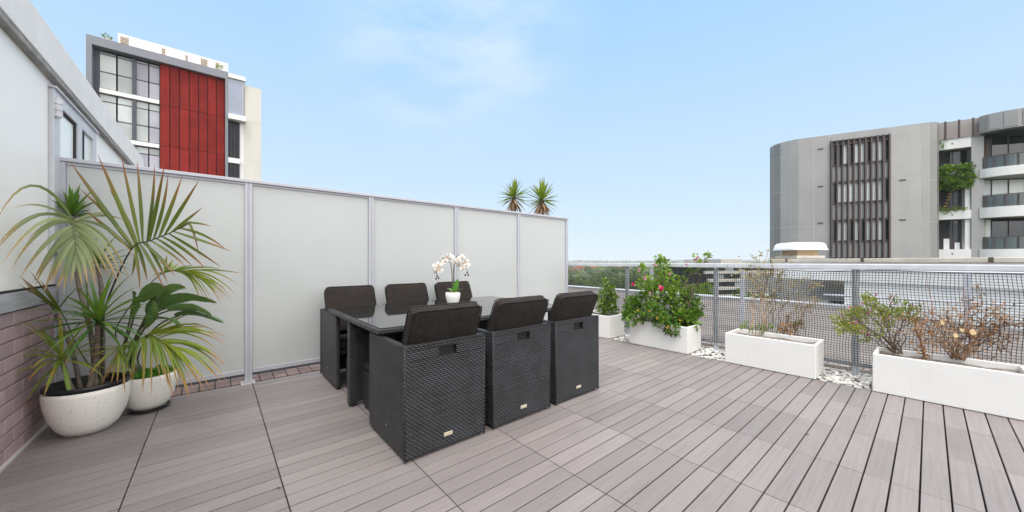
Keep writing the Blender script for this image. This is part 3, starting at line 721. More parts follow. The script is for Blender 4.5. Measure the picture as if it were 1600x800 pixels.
for (x,y,r_) in ((1520,519,.026),(1472,504,.018),(1493,524,.02),(1503,516,.016)):
    c=pb(x,y,2.9); mb.lathe([(.001,-.003),(r_,-.002),(r_,.002),(.001,.003)],(0,0,0),14); k=len(mb.v)-56
    rt=Matrix.Rotation(1.35,3,'X'); rt=Matrix.Rotation(math.radians(-40),3,'Z')@rt
    for i in range(k,len(mb.v)): mb.v[i]=tuple(c+rt@Vector(mb.v[i]))
mb.build('seed_disc',plain('papery_seed_disc',(.62,.46,.26),.7,.2,30),t)
t=thing('rusty_stalk','stout rusty brown dead stalk beside the sparse shrub','dead plant',(4.6,.1,.3)); mb=MB(); mbl=MB()
branch_to(mb,pb(1444,560,3.1),pb(1430,498,3.12),.009,.005,.05); twig(mb,mbl,pb(1436,530,3.1),UP,.1,.005,1,.7,.04); branch_to(mb,pb(1436,522,3.1),pb(1452,494,3.1),.005,.003); branch_to(mb,pb(1456,560,3.05),pb(1458,470,3.1),.003,.0015); branch_to(mb,pb(1458,490,3.1),pb(1446,425,3.15),.002,.001)
for k in range(26): leaf(mbl,pb(R.gauss(1442,4),R.uniform(535,566),3.08),rv3(),.035,.02,a=R.random())
mb.build('stems',plain('rusty_stalk_bark',(.30,.13,.06),.8,.3,30),t); mbl.build('dry_leaves',M['dryleaf'],t)

# ---------------------------------------------------------------- round pots and palms in the corner
def bowl(c,r,h,label,liner,name='round_pot'):
    t=thing(name,label,'plant pot',c)
    mb=MB(); mb.lathe([(r*.42,.004),(r*.55,.006),(r*.72,h*.16),(r*.88,h*.40),(r*.97,h*.68),(r,h*.9),(r*.985,h),(r*.93,h),(r*.90,h*.85),(.001,h*.83)],c,56)
    mb.build('bowl',M['terrazzo'],t,smooth=True)
    if liner:
        mb=MB(); mb.lathe([(r*.915,h*.88),(r*.93,h*1.02),(r*.99,h*1.035),(r*.99,h*1.10),(r*.95,h*1.115),(r*.91,h*1.10),(r*.89,h*.90),(.001,h*.895)],c,56); mb.build('liner',M['blackplastic'],t,smooth=True)
    mb=MB(); mb.lathe([(r*.885,h*.875),(r*.86,h*.93),(r*.4,h*.95),(.001,h*.96)],c,30); mb.build('soil',M['soil'],t,smooth=True)
    return t
P1=Vector((-.665,3.69,0)); P2=Vector((-.40,3.915,0))
bowl(P1,.20,.30,'larger speckled white pot with a black rim, next to the brick wall',True)
b2=bowl(P2,.165,.265,'smaller speckled white pot on a black saucer, right of the larger pot',False)
for ch in b2.children: ch.location.z+=.012
mb=MB(); mb.lathe([(.088,0),(.112,.003),(.124,.020),(.118,.020),(.106,.008),(.001,.008)],P2,44); mb.build('saucer',M['blackplastic'],b2,smooth=True)
M['moss']=leafmat('succulent_leaf',(.06,.22,.015),(.12,.32,.03),(.14,.30,.04),2,3,.4,.3)
t=thing('ground_cover','bright green fleshy ground cover filling the smaller pot','plant',P2+Vector((0,0,.25))); mbl=MB()
for k in range(520):
    a_,r_=R.uniform(0,6.28),.145*math.sqrt(R.random()); leaf(mbl,P2+Vector((r_*math.cos(a_),r_*math.sin(a_),.258+R.uniform(0,.03))),rv3()+UP*.6,.03,.02)
mbl.build('foliage',M['moss'],t)
M['drac']=leafmat('dracaena_leaf',(.05,.15,.025),(.17,.30,.04),(.40,.19,.07),.84,1.08,.38,.3)
M['drac2']=leafmat('yellowing_dracaena_leaf',(.14,.27,.04),(.34,.38,.05),(.42,.15,.04),.62,.95,.4,.35)
M['palm']=leafmat('pale_palm_leaf',(.19,.25,.11),(.32,.35,.17),(.48,.27,.12),.60,1.0,.5,.3)
M['palm2']=leafmat('olive_palm_leaf',(.075,.125,.015),(.17,.20,.032),(.30,.10,.04),.45,.95,.4,.35)
M['palm3']=leafmat('green_palm_leaf',(.15,.25,.03),(.30,.34,.04),(.52,.20,.06),.62,.98,.4,.35)
M['rachis']=plain('palm_stalk',(.10,.105,.04),.5,.3,20)
M['darkrachis']=plain('dark_palm_stalk',(.035,.03,.02),.5,.3,20)
M['strel']=leafmat('broad_leaf',(.06,.15,.045),(.16,.27,.08),(.30,.15,.06),.88,1.05,.35,.2)
t=thing('dracaena','multi stemmed dracaena with spiky leaf tufts in the larger pot','dracaena',P1+Vector((0,0,.27)))
def trunk(pts,r0,r1):
    mb=MB(); s_=smooth_path(pts,8); n=len(s_)
    mb.tube(s_,[r0+(r1-r0)*k/n+.0018*(k%2) for k in range(n)],9); return mb.build('stem',M['bark'],t,smooth=True)
hA=W(113,338,2.62); hB=W(153,505,2.42); hC=W(97,563,2.30); hD=W(88,490,2.6); hE=W(152,415,2.65)
bs=P1+Vector((0,0,.27))
trunk([bs+Vector((.03,.02,0)),W(142,520,2.5),W(122,440,2.58),hA],.013,.011)
trunk([bs+Vector((.05,.05,0)),W(160,520,2.6),W(158,450,2.63),hE],.015,.011)
trunk([bs+Vector((.0,.0,0)),W(150,560,2.45),hB],.015,.012)
trunk([bs+Vector((-.05,-.06,0)),W(105,590,2.36),hC],.012,.010)
trunk([bs+Vector((-.04,.04,0)),W(110,540,2.52),hD],.012,.010)
for c,ax,n,L,wd,dr,sp,m_ in ((hA,(.1,0,1),34,.22,.026,.5,(.1,1.5),'drac'),(hB,(.1,-.1,1),44,.37,.024,1.1,(.2,2.1),'drac'),(hC,(-.1,-.4,1),28,.34,.022,1.2,(.3,2.1),'drac2'),(hE,(.2,0,1),26,.24,.021,.9,(.2,1.8),'drac'),(hD,(-.6,-.3,.9),22,.26,.016,.5,(.1,1.2),'drac')):
    mb=MB(); rosette(mb,c,ax,n,L,wd,dr,sp); mb.build('leaf_tuft',M[m_],t,smooth=True)
def frond(t,path,mat,rmat,start,n,Lf,wf,ang,droop,side,r0=.006,fold=.3,curve=None,bend=0):
    s_=smooth_path(path,10); mb=MB(); K=len(s_); mb.tube(s_,[r0*(1-.75*k/K) for k in range(K)],6); ra=mb.build('frond',rmat,t,smooth=True)
    mb=MB(); side=Vector(side).normalized()
    k0=int(K*start)
    for i in range(n):
        f=(i+.5)/n; q=k0+(K-1-k0)*f; k=min(K-2,int(q)); p=s_[k].lerp(s_[k+1],q-k); d=(s_[k+1]-s_[k]).normalized()
        sd=(side-d*side.dot(d)).normalized()
        for sg in (-1,1):
            an=ang*(1-.55*f)+R.uniform(-.08,.08); L=Lf*(.72+.7*math.sin(PI*min(1,.15+.75*f)))*.75*R.uniform(.85,1.12)
            dd=d*math.cos(an)+sd*sg*math.sin(an)+UP*bend
            strap(mb,p,dd,L,wf*R.uniform(.8,1.2),droop*R.uniform(.6,1.4),9,None,fold,wmax=.3,side=d.cross(dd).cross(dd))
    mb.build('leaflets',mat,ra,smooth=True); return ra
def blade(mb,p,q,w,arch,b=None,n=9,pw=1.0,tw=None):
    """leaflet from p to q along an arch"""
    p,q=Vector(p),Vector(q); b=R.random() if b is None else b; L=(q-p).length
    q=p.lerp(q,1.06); c1=p.lerp(q,.56)+UP*arch*1.25*L+rv3()*.04*L
    vs=[];A=[];fs=[]; tw=R.uniform(-.5,.5) if tw is None else tw
    for i in range(n+1):
        t=i/n; x=p*(1-t)**2+c1*2*t*(1-t)+q*t*t; d=((c1-p)*(1-t)+(q-c1)*t).normalized()
        sd=d.cross((x-Vector((0,0,EYE))).normalized()); sd.normalize(); up=sd.cross(d); sd=(sd*math.cos(tw)+up*math.sin(tw)); up=sd.cross(d)
        ww=w*.5*((.45+.55*t/.25) if t<.25 else max(.03,1-((t-.25)/.75)**2.1))
        vs+=[x-sd*ww+up*ww*.45,x,x+sd*ww+up*ww*.45]; A+=[t]*3
    for i in range(n): k=i*3; fs+=[(k,k+1,k+4,k+3),(k+1,k+2,k+5,k+4)]
    mb.add(vs,fs,A,b)
def drawn_frond(t,path,mat,rmat,tips,r0=.006,w=.03,extra=False):
    """path and tips are (x,y,depth) readings; each tip names where on the stalk it grows (0..1), its tip and its arch"""
    s_=smooth_path(path,12); K=len(s_)-1; mb=MB(); mb.tube(s_,[r0*(1-.7*k/(K+1)) for k in range(K+1)],7); ra=mb.build('frond',rmat,t,smooth=True); mb=MB()
    if extra: tips=list(tips)+[((a_[0]+b_[0])/2,(a_[1]+b_[1])/2,(a_[2]+b_[2])/2+R.uniform(-6,10),(a_[3]+b_[3])/2,(a_[4]+b_[4])/2+R.uniform(0,.12),R.uniform(.5,.9)) for a_,b_ in zip(tips[:-1],tips[1:]) if abs(a_[1]-b_[1])<60]
    for f,x,y,d,ar,ws in tips:
        k=min(K-1,int(f*K)); g=W(x,y,d)
        if g.x<-.86: d=d*(.86/-g.x)*R.uniform(.96,1)
        blade(mb,s_[k].lerp(s_[k+1],f*K-k),W(x+R.uniform(-2,2),y+R.uniform(-2,2),d+R.uniform(-.02,.02)),w*ws*R.uniform(.9,1.1),ar)
    mb.build('leaflets',mat,ra,smooth=True)
t=thing('palm','arching palm with a pale drooping frond and browned tips, rooted in the larger pot','palm',P1+Vector((.05,.03,.27)))
rt=bs+Vector((.06,.03,0))
# pale frond arching towards the viewer
L1=[(.60,25,326,2.45,.25,.7),(.61,3,345,2.38,.5,.8),(.63,0,384,2.3,.32,1),(.66,-6,400,2.25,.3,1),(.69,10,405,2.24,.28,1.1),(.71,22,420,2.2,.3,1.2),(.74,36,428,2.18,.28,1.2),(.77,52,437,2.14,.26,1.3),(.80,66,424,2.12,.22,1.6),(.83,58,440,2.1,.24,1.3),(.86,73,453,2.07,.2,1.4),(.90,88,448,2.05,.15,1.3),(.94,100,454,2.03,.1,1.2),(.98,112,440,2.02,.05,1),
 (.60,195,345,2.5,.25,.8),(.62,170,335,2.55,.2,.7),(.64,205,400,2.38,.34,1),(.67,197,433,2.3,.33,1.1),(.70,189,436,2.26,.3,1.1),(.73,176,420,2.24,.28,1.2),(.76,182,440,2.2,.26,1.1),(.79,164,424,2.18,.24,1.3),(.82,160,430,2.15,.22,1.3),(.85,148,432,2.12,.18,1.3),(.88,150,446,2.09,.18,1.1),(.92,136,438,2.06,.12,1.2),(.96,126,446,2.04,.08,1.1),(.62,48,372,2.4,.3,.8),(.65,40,395,2.32,.3,.9),(.88,80,440,2.08,.18,1.2),(.78,60,432,2.13,.25,1.2),(.84,168,428,2.12,.22,1)]
drawn_frond(t,[rt,W(140,500,2.5),W(132,400,2.5),W(120,352,2.40),W(114,347,2.30),W(116,366,2.20),W(120,400,2.13)],M['palm'],M['rachis'],L1,.006,.019)
# fan standing up against the screen
L2=[(.50,138,331,2.40,.05,1.1),(.51,114,258,2.40,.04,1.3),(.52,128,300,2.42,.04,1.2),(.535,154,248,2.40,.03,1.3),(.55,172,300,2.44,.03,1.2),(.57,192,250,2.42,.02,1),(.60,214,260,2.40,.02,1),(.64,242,265,2.42,.0,1),(.66,254,264,2.36,-.02,1.1),(.69,262,277,2.42,-.03,1),(.73,283,281,2.40,-.04,1),(.77,310,285,2.40,-.05,1),(.82,313,328,2.44,.02,.9),(.87,298,346,2.45,.06,.9),(.93,311,397,2.42,.75,.8),(.98,330,352,2.42,.1,.7),
 (.53,219,448,2.38,.06,.9),(.55,230,438,2.40,.07,.9),(.57,254,445,2.36,.08,1),(.60,272,430,2.38,.08,1),(.63,262,441,2.42,.1,.9),(.67,286,412,2.38,.06,1),(.71,300,416,2.40,.06,.9),(.75,318,415,2.38,.05,1),(.80,339,413,2.40,.05,1),(.84,357,393,2.40,.04,1),(.89,352,388,2.44,.18,.8),(.545,205,428,2.44,.02,.8)]
drawn_frond(t,[rt,W(160,520,2.55),W(168,470,2.5),W(205,390,2.42),W(235,376,2.40),W(270,362,2.40),W(297,346,2.42)],M['palm2'],M['darkrachis'],L2,.007,.021)
# brown bunch reaching left
L3=[(.55,35,433,2.36,.05,.8),(.6,40,440,2.34,.03,.8),(.65,33,446,2.33,.03,.7),(.5,50,428,2.4,.06,.7),(.7,42,455,2.32,0,.8),(.75,60,470,2.3,.0,.8),(.45,62,440,2.42,.05,.7),(.55,70,452,2.36,.05,.9)]
drawn_frond(t,[rt,W(120,540,2.45),W(100,495,2.42),W(80,474,2.40),W(60,455,2.36)],M['palm2'],M['rachis'],L3,.005,.014)
t=thing('kentia_palm','palm with yellow green drooping fronds rooted in the smaller pot','palm',P2+Vector((0,0,.25)))
r2=P2+Vector((-.03,0,.25))
L4=[(.40,181,558,2.42,.35,1),(.42,170,590,2.40,.35,.9),(.45,193,600,2.40,.3,1),(.50,228,573,2.40,.25,1),(.55,222,606,2.36,.28,1),(.60,250,591,2.34,.2,1),(.66,262,603,2.32,.18,1.1),(.72,271,618,2.30,.16,1.1),(.78,284,600,2.30,.16,1.1),(.83,294,618,2.28,.16,1.3),(.88,304,592,2.28,.15,1),(.93,318,606,2.28,.16,1),(.97,333,588,2.30,.14,1),(.99,350,590,2.34,.2,.9),(.90,348,567,2.40,.18,1),(.84,340,574,2.42,.18,.9),(.78,343,536,2.46,.22,1),(.7,350,528,2.52,.2,.9),(.6,320,514,2.6,.12,.9),(.5,294,494,2.66,.08,1.2),(.45,306,508,2.62,.12,1),(.55,338,550,2.5,.25,.9),(.42,205,604,2.44,.3,.9),(.66,238,612,2.34,.22,.9)]
drawn_frond(t,[r2,W(205,560,2.70),W(215,535,2.62),W(232,524,2.54),W(248,530,2.46),W(262,542,2.40)],M['palm3'],M['rachis'],L4,.006,.017,True)
L5=[(.62,261,401,2.70,0,1.1),(.66,278,413,2.74,0,1.2),(.70,250,408,2.72,.02,1.1),(.72,290,416,2.72,.06,.9),(.76,320,420,2.66,.1,.9),(.80,375,427,2.62,.04,.8),(.84,366,460,2.6,.2,.9),(.87,355,468,2.58,.22,.9),(.9,348,462,2.6,.2,.8),(.93,339,470,2.56,.25,.9),(.86,326,468,2.6,.25,.9),(.82,312,470,2.6,.28,.9),(.79,308,456,2.62,.25,.9),(.97,352,452,2.6,.15,.8),(.74,240,430,2.72,.05,.9),(.7,300,440,2.66,.2,.9)]
drawn_frond(t,[r2,W(182,530,2.72),W(195,490,2.72),W(240,438,2.70),W(264,424,2.68),W(285,424,2.62),W(305,432,2.58)],M['palm3'],M['darkrachis'],L5,.005,.015,True)
L6=[(.6,150,580,2.36,.3,1),(.65,160,600,2.36,.3,1),(.7,172,604,2.36,.25,1),(.75,185,598,2.36,.2,1),(.8,195,610,2.38,.2,1),(.55,145,560,2.4,.25,.9),(.85,205,590,2.4,.2,.9),(.9,140,590,2.32,.3,.9)]
drawn_frond(t,[r2,W(200,570,2.65),W(203,545,2.58),W(190,540,2.46),W(172,556,2.38)],M['palm3'],M['rachis'],L6,.004,.014)
t=thing('broad_leaf_plant','broad glossy dark green leaves reaching right from the smaller pot','plant',P2+Vector((0,.02,.25)))
def broad(p0,path,wd,roll=0,b=.4):
    s_=smooth_path([p0]+path,8); mb=MB(); k0=8*(len(path)-2); mb.tube(s_[:k0+2],.006,7); st=mb.build('leaf_stalk',M['rachis'],t,smooth=True)
    mb=MB(); L=s_[k0:]; n=len(L)-1; vs=[];A=[];fs=[]
    for i,p in enumerate(L):
        d=(L[min(i+1,n)]-L[max(i-1,0)]).normalized(); f=i/n
        sd=d.cross(UP).normalized(); up=sd.cross(d); sd=sd*math.cos(roll)+up*math.sin(roll); up=d.cross(sd)*-1
        ww=wd*(math.sin(PI*min(.97,.06+.9*f))**.6)*.5
        for q in (-1,-.5,0,.5,1): vs.append(p+sd*ww*q+up*(abs(q)*ww*.55)+up*.006*noise.noise(p*30)); A.append(f)
    for i in range(n):
        for q in range(4): k=i*5+q; fs.append((k,k+1,k+6,k+5))
    mb.add(vs,fs,A,b); mb.build('leaf_blade',M['strel'],st,smooth=True)
q2=P2+Vector((.0,.03,.25))
broad(q2,[W(205,560,2.72),W(222,510,2.65),W(250,485,2.62),W(290,470,2.58),W(338,474,2.55)],.13,.5)
broad(q2,[W(195,560,2.75),W(205,510,2.72),W(218,472,2.7),W(238,455,2.66),W(262,452,2.6)],.11,.9,.7)
broad(q2,[W(215,560,2.75),W(240,515,2.7),W(275,495,2.66),W(310,494,2.62),W(347,505,2.58)],.10,.4,.2)
broad(q2,[W(190,560,2.7),W(196,530,2.66),W(204,495,2.62),W(208,470,2.60),W(206,455,2.58)],.08,1.2,.6)
broad(q2,[W(200,560,2.75),W(215,520,2.74),W(232,490,2.74),W(252,470,2.72),W(276,462,2.7)],.10,.2,.3)
broad(q2,[W(205,560,2.74),W(225,500,2.68),W(246,468,2.64),W(268,452,2.6),W(290,450,2.58)],.07,.8,.9)
broad(q2,[W(205,560,2.74),W(232,505,2.66),W(262,486,2.6),W(300,484,2.56),W(330,494,2.54)],.08,.9,.8)
broad(q2,[W(205,560,2.74),W(215,520,2.64),W(240,500,2.58),W(262,500,2.54),W(285,512,2.52)],.06,.3,.6)
broad(q2,[W(200,570,2.7),W(212,535,2.64),W(226,512,2.58),W(236,490,2.54),W(238,470,2.52)],.07,1.0,.5)
# a fallen leaf on the boards
mb=MB(); strap(mb,Vector(W(108,680,2.30).xy.to_3d())+Vector((0,0,.006)),CR*.9+CF*-.25+UP*.12,.11,.012,.5,6,.2); tag(mb.build('fallen_leaf',M['deadleaf']),'curled rusty dead leaf lying on the deck before the larger pot','leaf')

for (x,y,lb) in ((1259,680,'tiny yellow leaf speck in a deck joint before the bare stem planter'),(1348,652,'tiny orange leaf speck in a deck joint before the withered shrub planter'),(1278,598,'small brown leaf by the corner of the bare stem planter'),(432,762,'tiny rusty leaf speck in the long joint left of the nearest chair')):
    mb=MB(); t_=1.15/((y-408)/549); p=cam((x-800)/549*t_,t_); leaf(mb,p+UP*.004,CR+rv3()*.4+UP*.1,.03,.016,a=.8); tag(mb.build('fallen_leaf',M['deadleaf']),lb,'leaf')
# ---------------------------------------------------------------- yuccas behind the screen
M['yucca']=leafmat('yucca_leaf',(.10,.19,.02),(.28,.34,.04),(.36,.20,.06),.9,1.2,.4,.3)
M['yuccadry']=leafmat('dry_yucca_leaf',(.26,.16,.09),(.36,.25,.14),(.25,.13,.07),.6,1.2,.7,.2)
for (x,y,lb) in ((803,309,'left one of two spiky yucca heads rising behind the screen'),(847,314,'right one of two spiky yucca heads rising behind the screen, with longer leaves')):
    c=W(x,y,8.2 if x<820 else 8.0); t=thing('yucca',lb,'yucca',(c.x,c.y,-.02),'yuccas behind the screen')
    mb=MB(); mb.tube([(c.x,c.y,-.02),(c.x+.03,c.y,1.2),(c.x,c.y,c.z)],[.07,.06,.05],10); mb.build('trunk',M['bark'],t,smooth=True)
    mb=MB(); rosette(mb,c,(0.02,0,1),58,.44 if x<820 else .50,.05,.22,(.08,2.0)); mb.build('leaf_head',M['yucca'],t,smooth=True)
    mb=MB(); rosette(mb,c-UP*.05,(0,0,1),26,.44,.045,.3,(2.0,2.75)); mb.build('dead_skirt',M['yuccadry'],t,smooth=True)

#FAR#
# ---------------------------------------------------------------- land below and far hills
M['land']=plain('suburban_ground',(.075,.085,.045),.95,.4,.02,bmp=.2,bscale=.3)
M['wood']=leafmat('woodland_leaf',(.03,.06,.018),(.15,.19,.06),(.2,.19,.08),3,4,.7,.1)
mb=MB(); n=60; vs=[];fs=[]
for i in range(n+1):
    for k in range(n+1):
        ang=-1.5+3.0*i/n; rr=8*(900**(k/n)); 
        p=cam(rr*math.sin(ang),rr*math.cos(ang)); 
        z=-15+ (0 if rr<900 else (rr-900)/6300*20*(.8+.8*noise.noise(Vector((p.x/900,p.y/900,0)))))+ (4*noise.noise(Vector((p.x/160,p.y/160,3))) if rr>150 else 0)
        p.z=z; vs.append(p)
for i in range(n):
    for k in range(n): q=i*(n+1)+k; fs.append((q,q+n+1,q+n+2,q+1))
mb.add(vs,fs); tag(mb.build('terrain',M['land'],None,smooth=True),kind='structure')
mb=MB(); mb.box(-7000,-7000,-16.2,7000,7000,-15.6); tag(mb.build('ground',M['land']),kind='structure')
def land_z(p):
    rr=math.hypot(p.x,p.y); return -15+(0 if rr<900 else (rr-900)/6300*20*(.8+.8*noise.noise(Vector((p.x/900,p.y/900,0)))))+(4*noise.noise(Vector((p.x/160,p.y/160,3))) if rr>150 else 0)
mb=MB()
for i in range(5200):
    d=230*(18**(R.random()**.8)); ang=R.uniform(-.35,.85); p=cam(d*math.sin(ang),d*math.cos(ang)); z=land_z(p)
    if noise.noise(Vector((p.x/140,p.y/140,8)))<-.12: continue
    s_=R.uniform(3,6.5)*(1+d/3500); b_=max(0,min(1,R.gauss(.45,.42)))
    c=Vector((p.x,p.y,z+s_*.8)); q=Matrix.Rotation(R.uniform(0,6),3,'Z')
    mb.add([c+q@Vector((v[0]*s_*R.uniform(.7,1.25),v[1]*s_*R.uniform(.7,1.25),v[2]*s_*R.uniform(.7,1.15))) for v in ico],icf,0,b_)
tag(mb.build('woodland',M['wood']),'far off belt of trees covering the suburbs to the horizon','woodland',kind='stuff')
# trees in the valley, each its own crown and trunk
M['tree']=leafmat('tree_leaf',(.05,.10,.018),(.17,.25,.045),(.2,.2,.05),3,4,.5,.25)
M['limetree']=leafmat('lime_tree_leaf',(.10,.19,.012),(.22,.32,.025),(.2,.25,.03),3,4,.5,.35)
def make_tree(name,label,h,rx,leafm,ncl,nlf,ls,group):
    t=thing(name,label,'tree',(0,0,0),group); mb=MB(); mb.tube([(0,0,0),(.1,0,h*.35),(0,.1,h*.6)],[.3,.22,.12],8); mbl=MB()
    for k in range(ncl):
        th=R.uniform(0,6.28); rr=rx*math.sqrt(R.random())*.8; zz=h*(.45+.45*R.random()*(1-.5*(rr/rx)**2)); c=Vector((rr*math.cos(th),rr*math.sin(th),zz)); r_=rx*R.uniform(.25,.45)
        mb.tube([(0,.05,h*.4),c*.5+Vector((0,0,h*.22)),c],[.12,.08,.03],5)
        bt=R.uniform(0,.6)
        for j in range(nlf):
            d=rv3(); leaf(mbl,c+Vector((d.x,d.y,d.z*.8))*r_*(.5+.5*R.random()**.5),d+rv3()+UP*.4,ls*R.uniform(.6,1.3),ls*.6,min(1,bt+R.uniform(0,.4)),nrm=UP+rv3()*.8)
    mb.build('trunk',M['bark2'],t); mbl.build('crown',leafm,t); return t
GT='green trees in the valley beyond the roof'
lbA='dark green rounded tree far below beyond the roof edge'; lbB='broad paler green tree far below beyond the roof edge'
pa=make_tree('broadleaf_tree',lbA,11,5,M['tree'],22,70,.75,GT); pb_=make_tree('broadleaf_tree',lbB,9,5.5,M['tree'],22,70,.8,GT)
first=True; spots=[]
for i in range(44):
    d=R.uniform(135,290); a_=math.atan(R.uniform(-.05,.80)); spots.append((d,a_))
spots+=[(150,math.atan(.24)),(150,math.atan(.31)),(158,math.atan(.27)),(165,math.atan(.36)),(160,math.atan(.20)),(145,math.atan(.40))]
uA=uB=False
for d,a_ in spots:
    src=pa if R.random()<.5 else pb_
    if src is pa: o=pa if not uA else copy_tree(pa); uA=True
    else: o=pb_ if not uB else copy_tree(pb_); uB=True
    p=cam(d*math.tan(a_),d); p.z=land_z(p)-.5; o.location=p; o.rotation_euler=(0,0,R.uniform(0,6)); s_=R.uniform(.8,1.25); o.scale=(s_,s_,s_*R.uniform(.9,1.1))
GL='lime green street trees just past the roof edge'
for (x,y,d,lb,s_) in ((1105,443,34,'bright lime green tree left of the thick railing post, past the roof edge',1.0),(1160,447,34,'bright lime green tree right of the thick railing post, past the roof edge',1.0),(1195,450,33,'smaller lime green tree half hidden by the bare stems',.85),(1070,440,36,'lime green tree behind the flowering bush',.95)):
    o=make_tree('lime_tree',lb,12.5*s_,3.0*s_,M['limetree'],20,130,.34,GL); p=W(x,y,d); o.location=(p.x,p.y,p.z-11.5*s_)
# small houses among the trees
M['hwall']=plain('pale_house_wall',(.42,.39,.35),.8,.1,2); M['tile']=plain('orange_roof_tile',(.33,.12,.06),.8,.25,3); M['greytile']=plain('grey_roof_tile',(.22,.21,.21),.8,.2,3)
def house(d,a_,w_,dp,h,rm,label,grp):
    p=cam(d*math.tan(a_),d); z=land_z(p); q=R.uniform(0,3); t=thing('house',label,'house',(0,0,0),grp); mb=MB(); mb.box(-w_/2,-dp/2,-1,w_/2,dp/2,h); mb.build('wall',M['hwall'],t)
    mb=MB(); o_=.5; mb.add([(-w_/2-o_,-dp/2-o_,h+.01),(w_/2+o_,-dp/2-o_,h+.01),(w_/2+o_,dp/2+o_,h+.01),(-w_/2-o_,dp/2+o_,h+.01),(-w_/4,0,h+2.6),(w_/4,0,h+2.6)],[(0,3,2,1),(0,1,5,4),(1,2,5),(2,3,4,5),(3,0,4)]); mb.build('roof',rm,t)
    mb=MB(); 
    for x_ in (-.3,.1,.3): mb.box(w_*x_-.6,-dp/2-.03,h*.35,w_*x_+.6,-dp/2-.005,h*.75)
    mb.build('window',M['win_dark'],t)
    t.location=(p.x,p.y,z); t.rotation_euler=(0,0,q); return t
for i in range(54):
    k=i%3; house(R.uniform(270,800),math.atan(R.uniform(.05,.80) if i%2 else R.uniform(.12,.4)),R.uniform(9,16),R.uniform(8,11),R.uniform(6,11),(M['tile'],M['greytile'],M['tile'])[k],('small distant house with an orange tiled roof among trees','small distant house with a grey tiled roof among trees','small distant house with an orange tiled roof among trees')[k],'distant houses with orange roofs' if k!=1 else 'distant houses with grey roofs')
for (x,y,d,w_,h,c) in ((1078,407,1500,46,20,'tile'),(1062,408,1450,30,12,'hwall'),(905,408,1800,50,14,'hwall'),(1170,408,1500,40,12,'hwall')):
    p=W(x,y,d); t=thing('distant_block',None,'building',(p.x,p.y,-15)); t['label']={1078:'tiny orange apartment block on the horizon right of the bush',1062:'tiny pale block on the horizon beside the orange one',905:'tiny pale block on the horizon at the left end of the railing',1105:'tiny pale low block on the horizon above the thick railing post',955:'wide tiny pale block on the horizon above the furthest planter',1010:'tiny pale block on the horizon behind the flowering bush',1170:'wide tiny pale block on the horizon near the grey curved building'}[x]
    mb=MB(); mb.box(p.x-w_/2,p.y-w_/3,-15,p.x+w_/2,p.y+w_/3,p.z+2); mb.build('wall',M['tile'] if c=='tile' else M['hwall'],t)
    mb=MB(); mb.box(p.x-w_/2-1,p.y-w_/3-1,p.z+2.1,p.x+w_/2+1,p.y+w_/3+1,p.z+4); mb.build('roof',M['greytile'],t)

# ---------------------------------------------------------------- low office block beyond the roof
t=thing('office_block','low grey office block with long dark window bands beyond the lime trees','building',cam(50.5,78,-15))
c0=cam(50.5,78); ax=(cam(1,0)-cam(0,-.25)).normalized(); ay=Vector((-ax.y,ax.x,0))
def ob(mb,a0,a1,b0,b1,z0,z1,b=0): mb.obox(c0+ax*(a0+a1)/2+ay*(b0+b1)/2+UP*(z0+z1)/2,ax*(a1-a0)/2,ay*(b1-b0)/2,UP*(z1-z0)/2,0,b)
mb=MB(); ob(mb,-9,9,.3,14,-15,.2); mb.build('wall',M['dark'],t)
for k in range(4):
    z=-1.5-k*1.75; mb=MB(); ob(mb,-9.3+k*.8,9.3,-.3,.29,z-.1,z+.55); mb.build('spandrel',M['concrete'],t)
    for j in range(7):
        mb=MB(); ob(mb,-8.9+j*2.6,-6.7+j*2.6,.1,.28,z+.6,z+1.55,R.random()); mb.build('window',M['win_dark'] if R.random()<.7 else M['win_pale'],t)
mb=MB(); ob(mb,-9.5,9.5,-.5,14.5,.21,.6); mb.build('roof',M['greytile'],t)
mb=MB(); ob(mb,-2,4,3,9,.61,1.6); mb.build('plant_room',M['hwall'],t)

# ---------------------------------------------------------------- roof edge, outer railing and white roof building
t=thing('parapet_kerb','low white kerb along the far edge of the grey roof','kerb',(12.4,5,-.07))
mb=MB(); mb.box(12.2,1.4,-.074,12.6,24,.0); mb.build('kerb',M['concrete'],t,.01); mb=MB(); mb.box(12.18,1.38,.001,12.62,24,.025); mb.build('flashing',M['galv'],t)
t=thing('outer_railing','thin blue grey guard railing standing further out on the grey roof','railing',(8.2,2,-.07))
for y in (-2.4,-.35,.5-.0,2.45,4.4):
    if y==.5: continue
    mb=MB(); mb.box(8.17,y-.03,-.074,8.23,y+.03,.98); mb.build('post',M['alu'],t)
mb=MB(); mb.tube([(8.2,-4.4,.985),(8.2,1.2,.985)],.022,8); mb.build('handrail',M['alu'],t); mb=MB(); mb.tube([(8.2,-4.4,.56),(8.2,1.2,.56)],.018,8); mb.build('mid_rail',M['alu'],t)
A=Vector((12.36,1.40,0)); Bq=Vector((9.0,-4.0,0)); dr=(Bq-A).normalized(); nv=Vector((-dr.y,dr.x,0))   # outward normal candidates
if nv.dot(-A)<0: nv=-nv
t=thing('roof_building','low white weatherboard roof building with a cream capping, at the right beyond the net','building',(A.x,A.y,-.07))
L_=(Bq-A).length
mb=MB(); zz=-.07; k=0
while zz<.98:   # lapped boards
    p0,p1=A,Bq; q=nv*.009
    mb.add([p0+q+UP*zz,p1+q+UP*zz,p1+UP*(zz+.118)+nv*.006,p0+UP*(zz+.118)+nv*.006,p0+UP*zz-nv*.05,p1+UP*zz-nv*.05,p1+UP*(zz+.118)-nv*.05,p0+UP*(zz+.118)-nv*.05],[(0,1,2,3),(5,4,7,6),(4,0,3,7),(1,5,6,2),(0,4,5,1),(3,2,6,7)]); zz+=.12
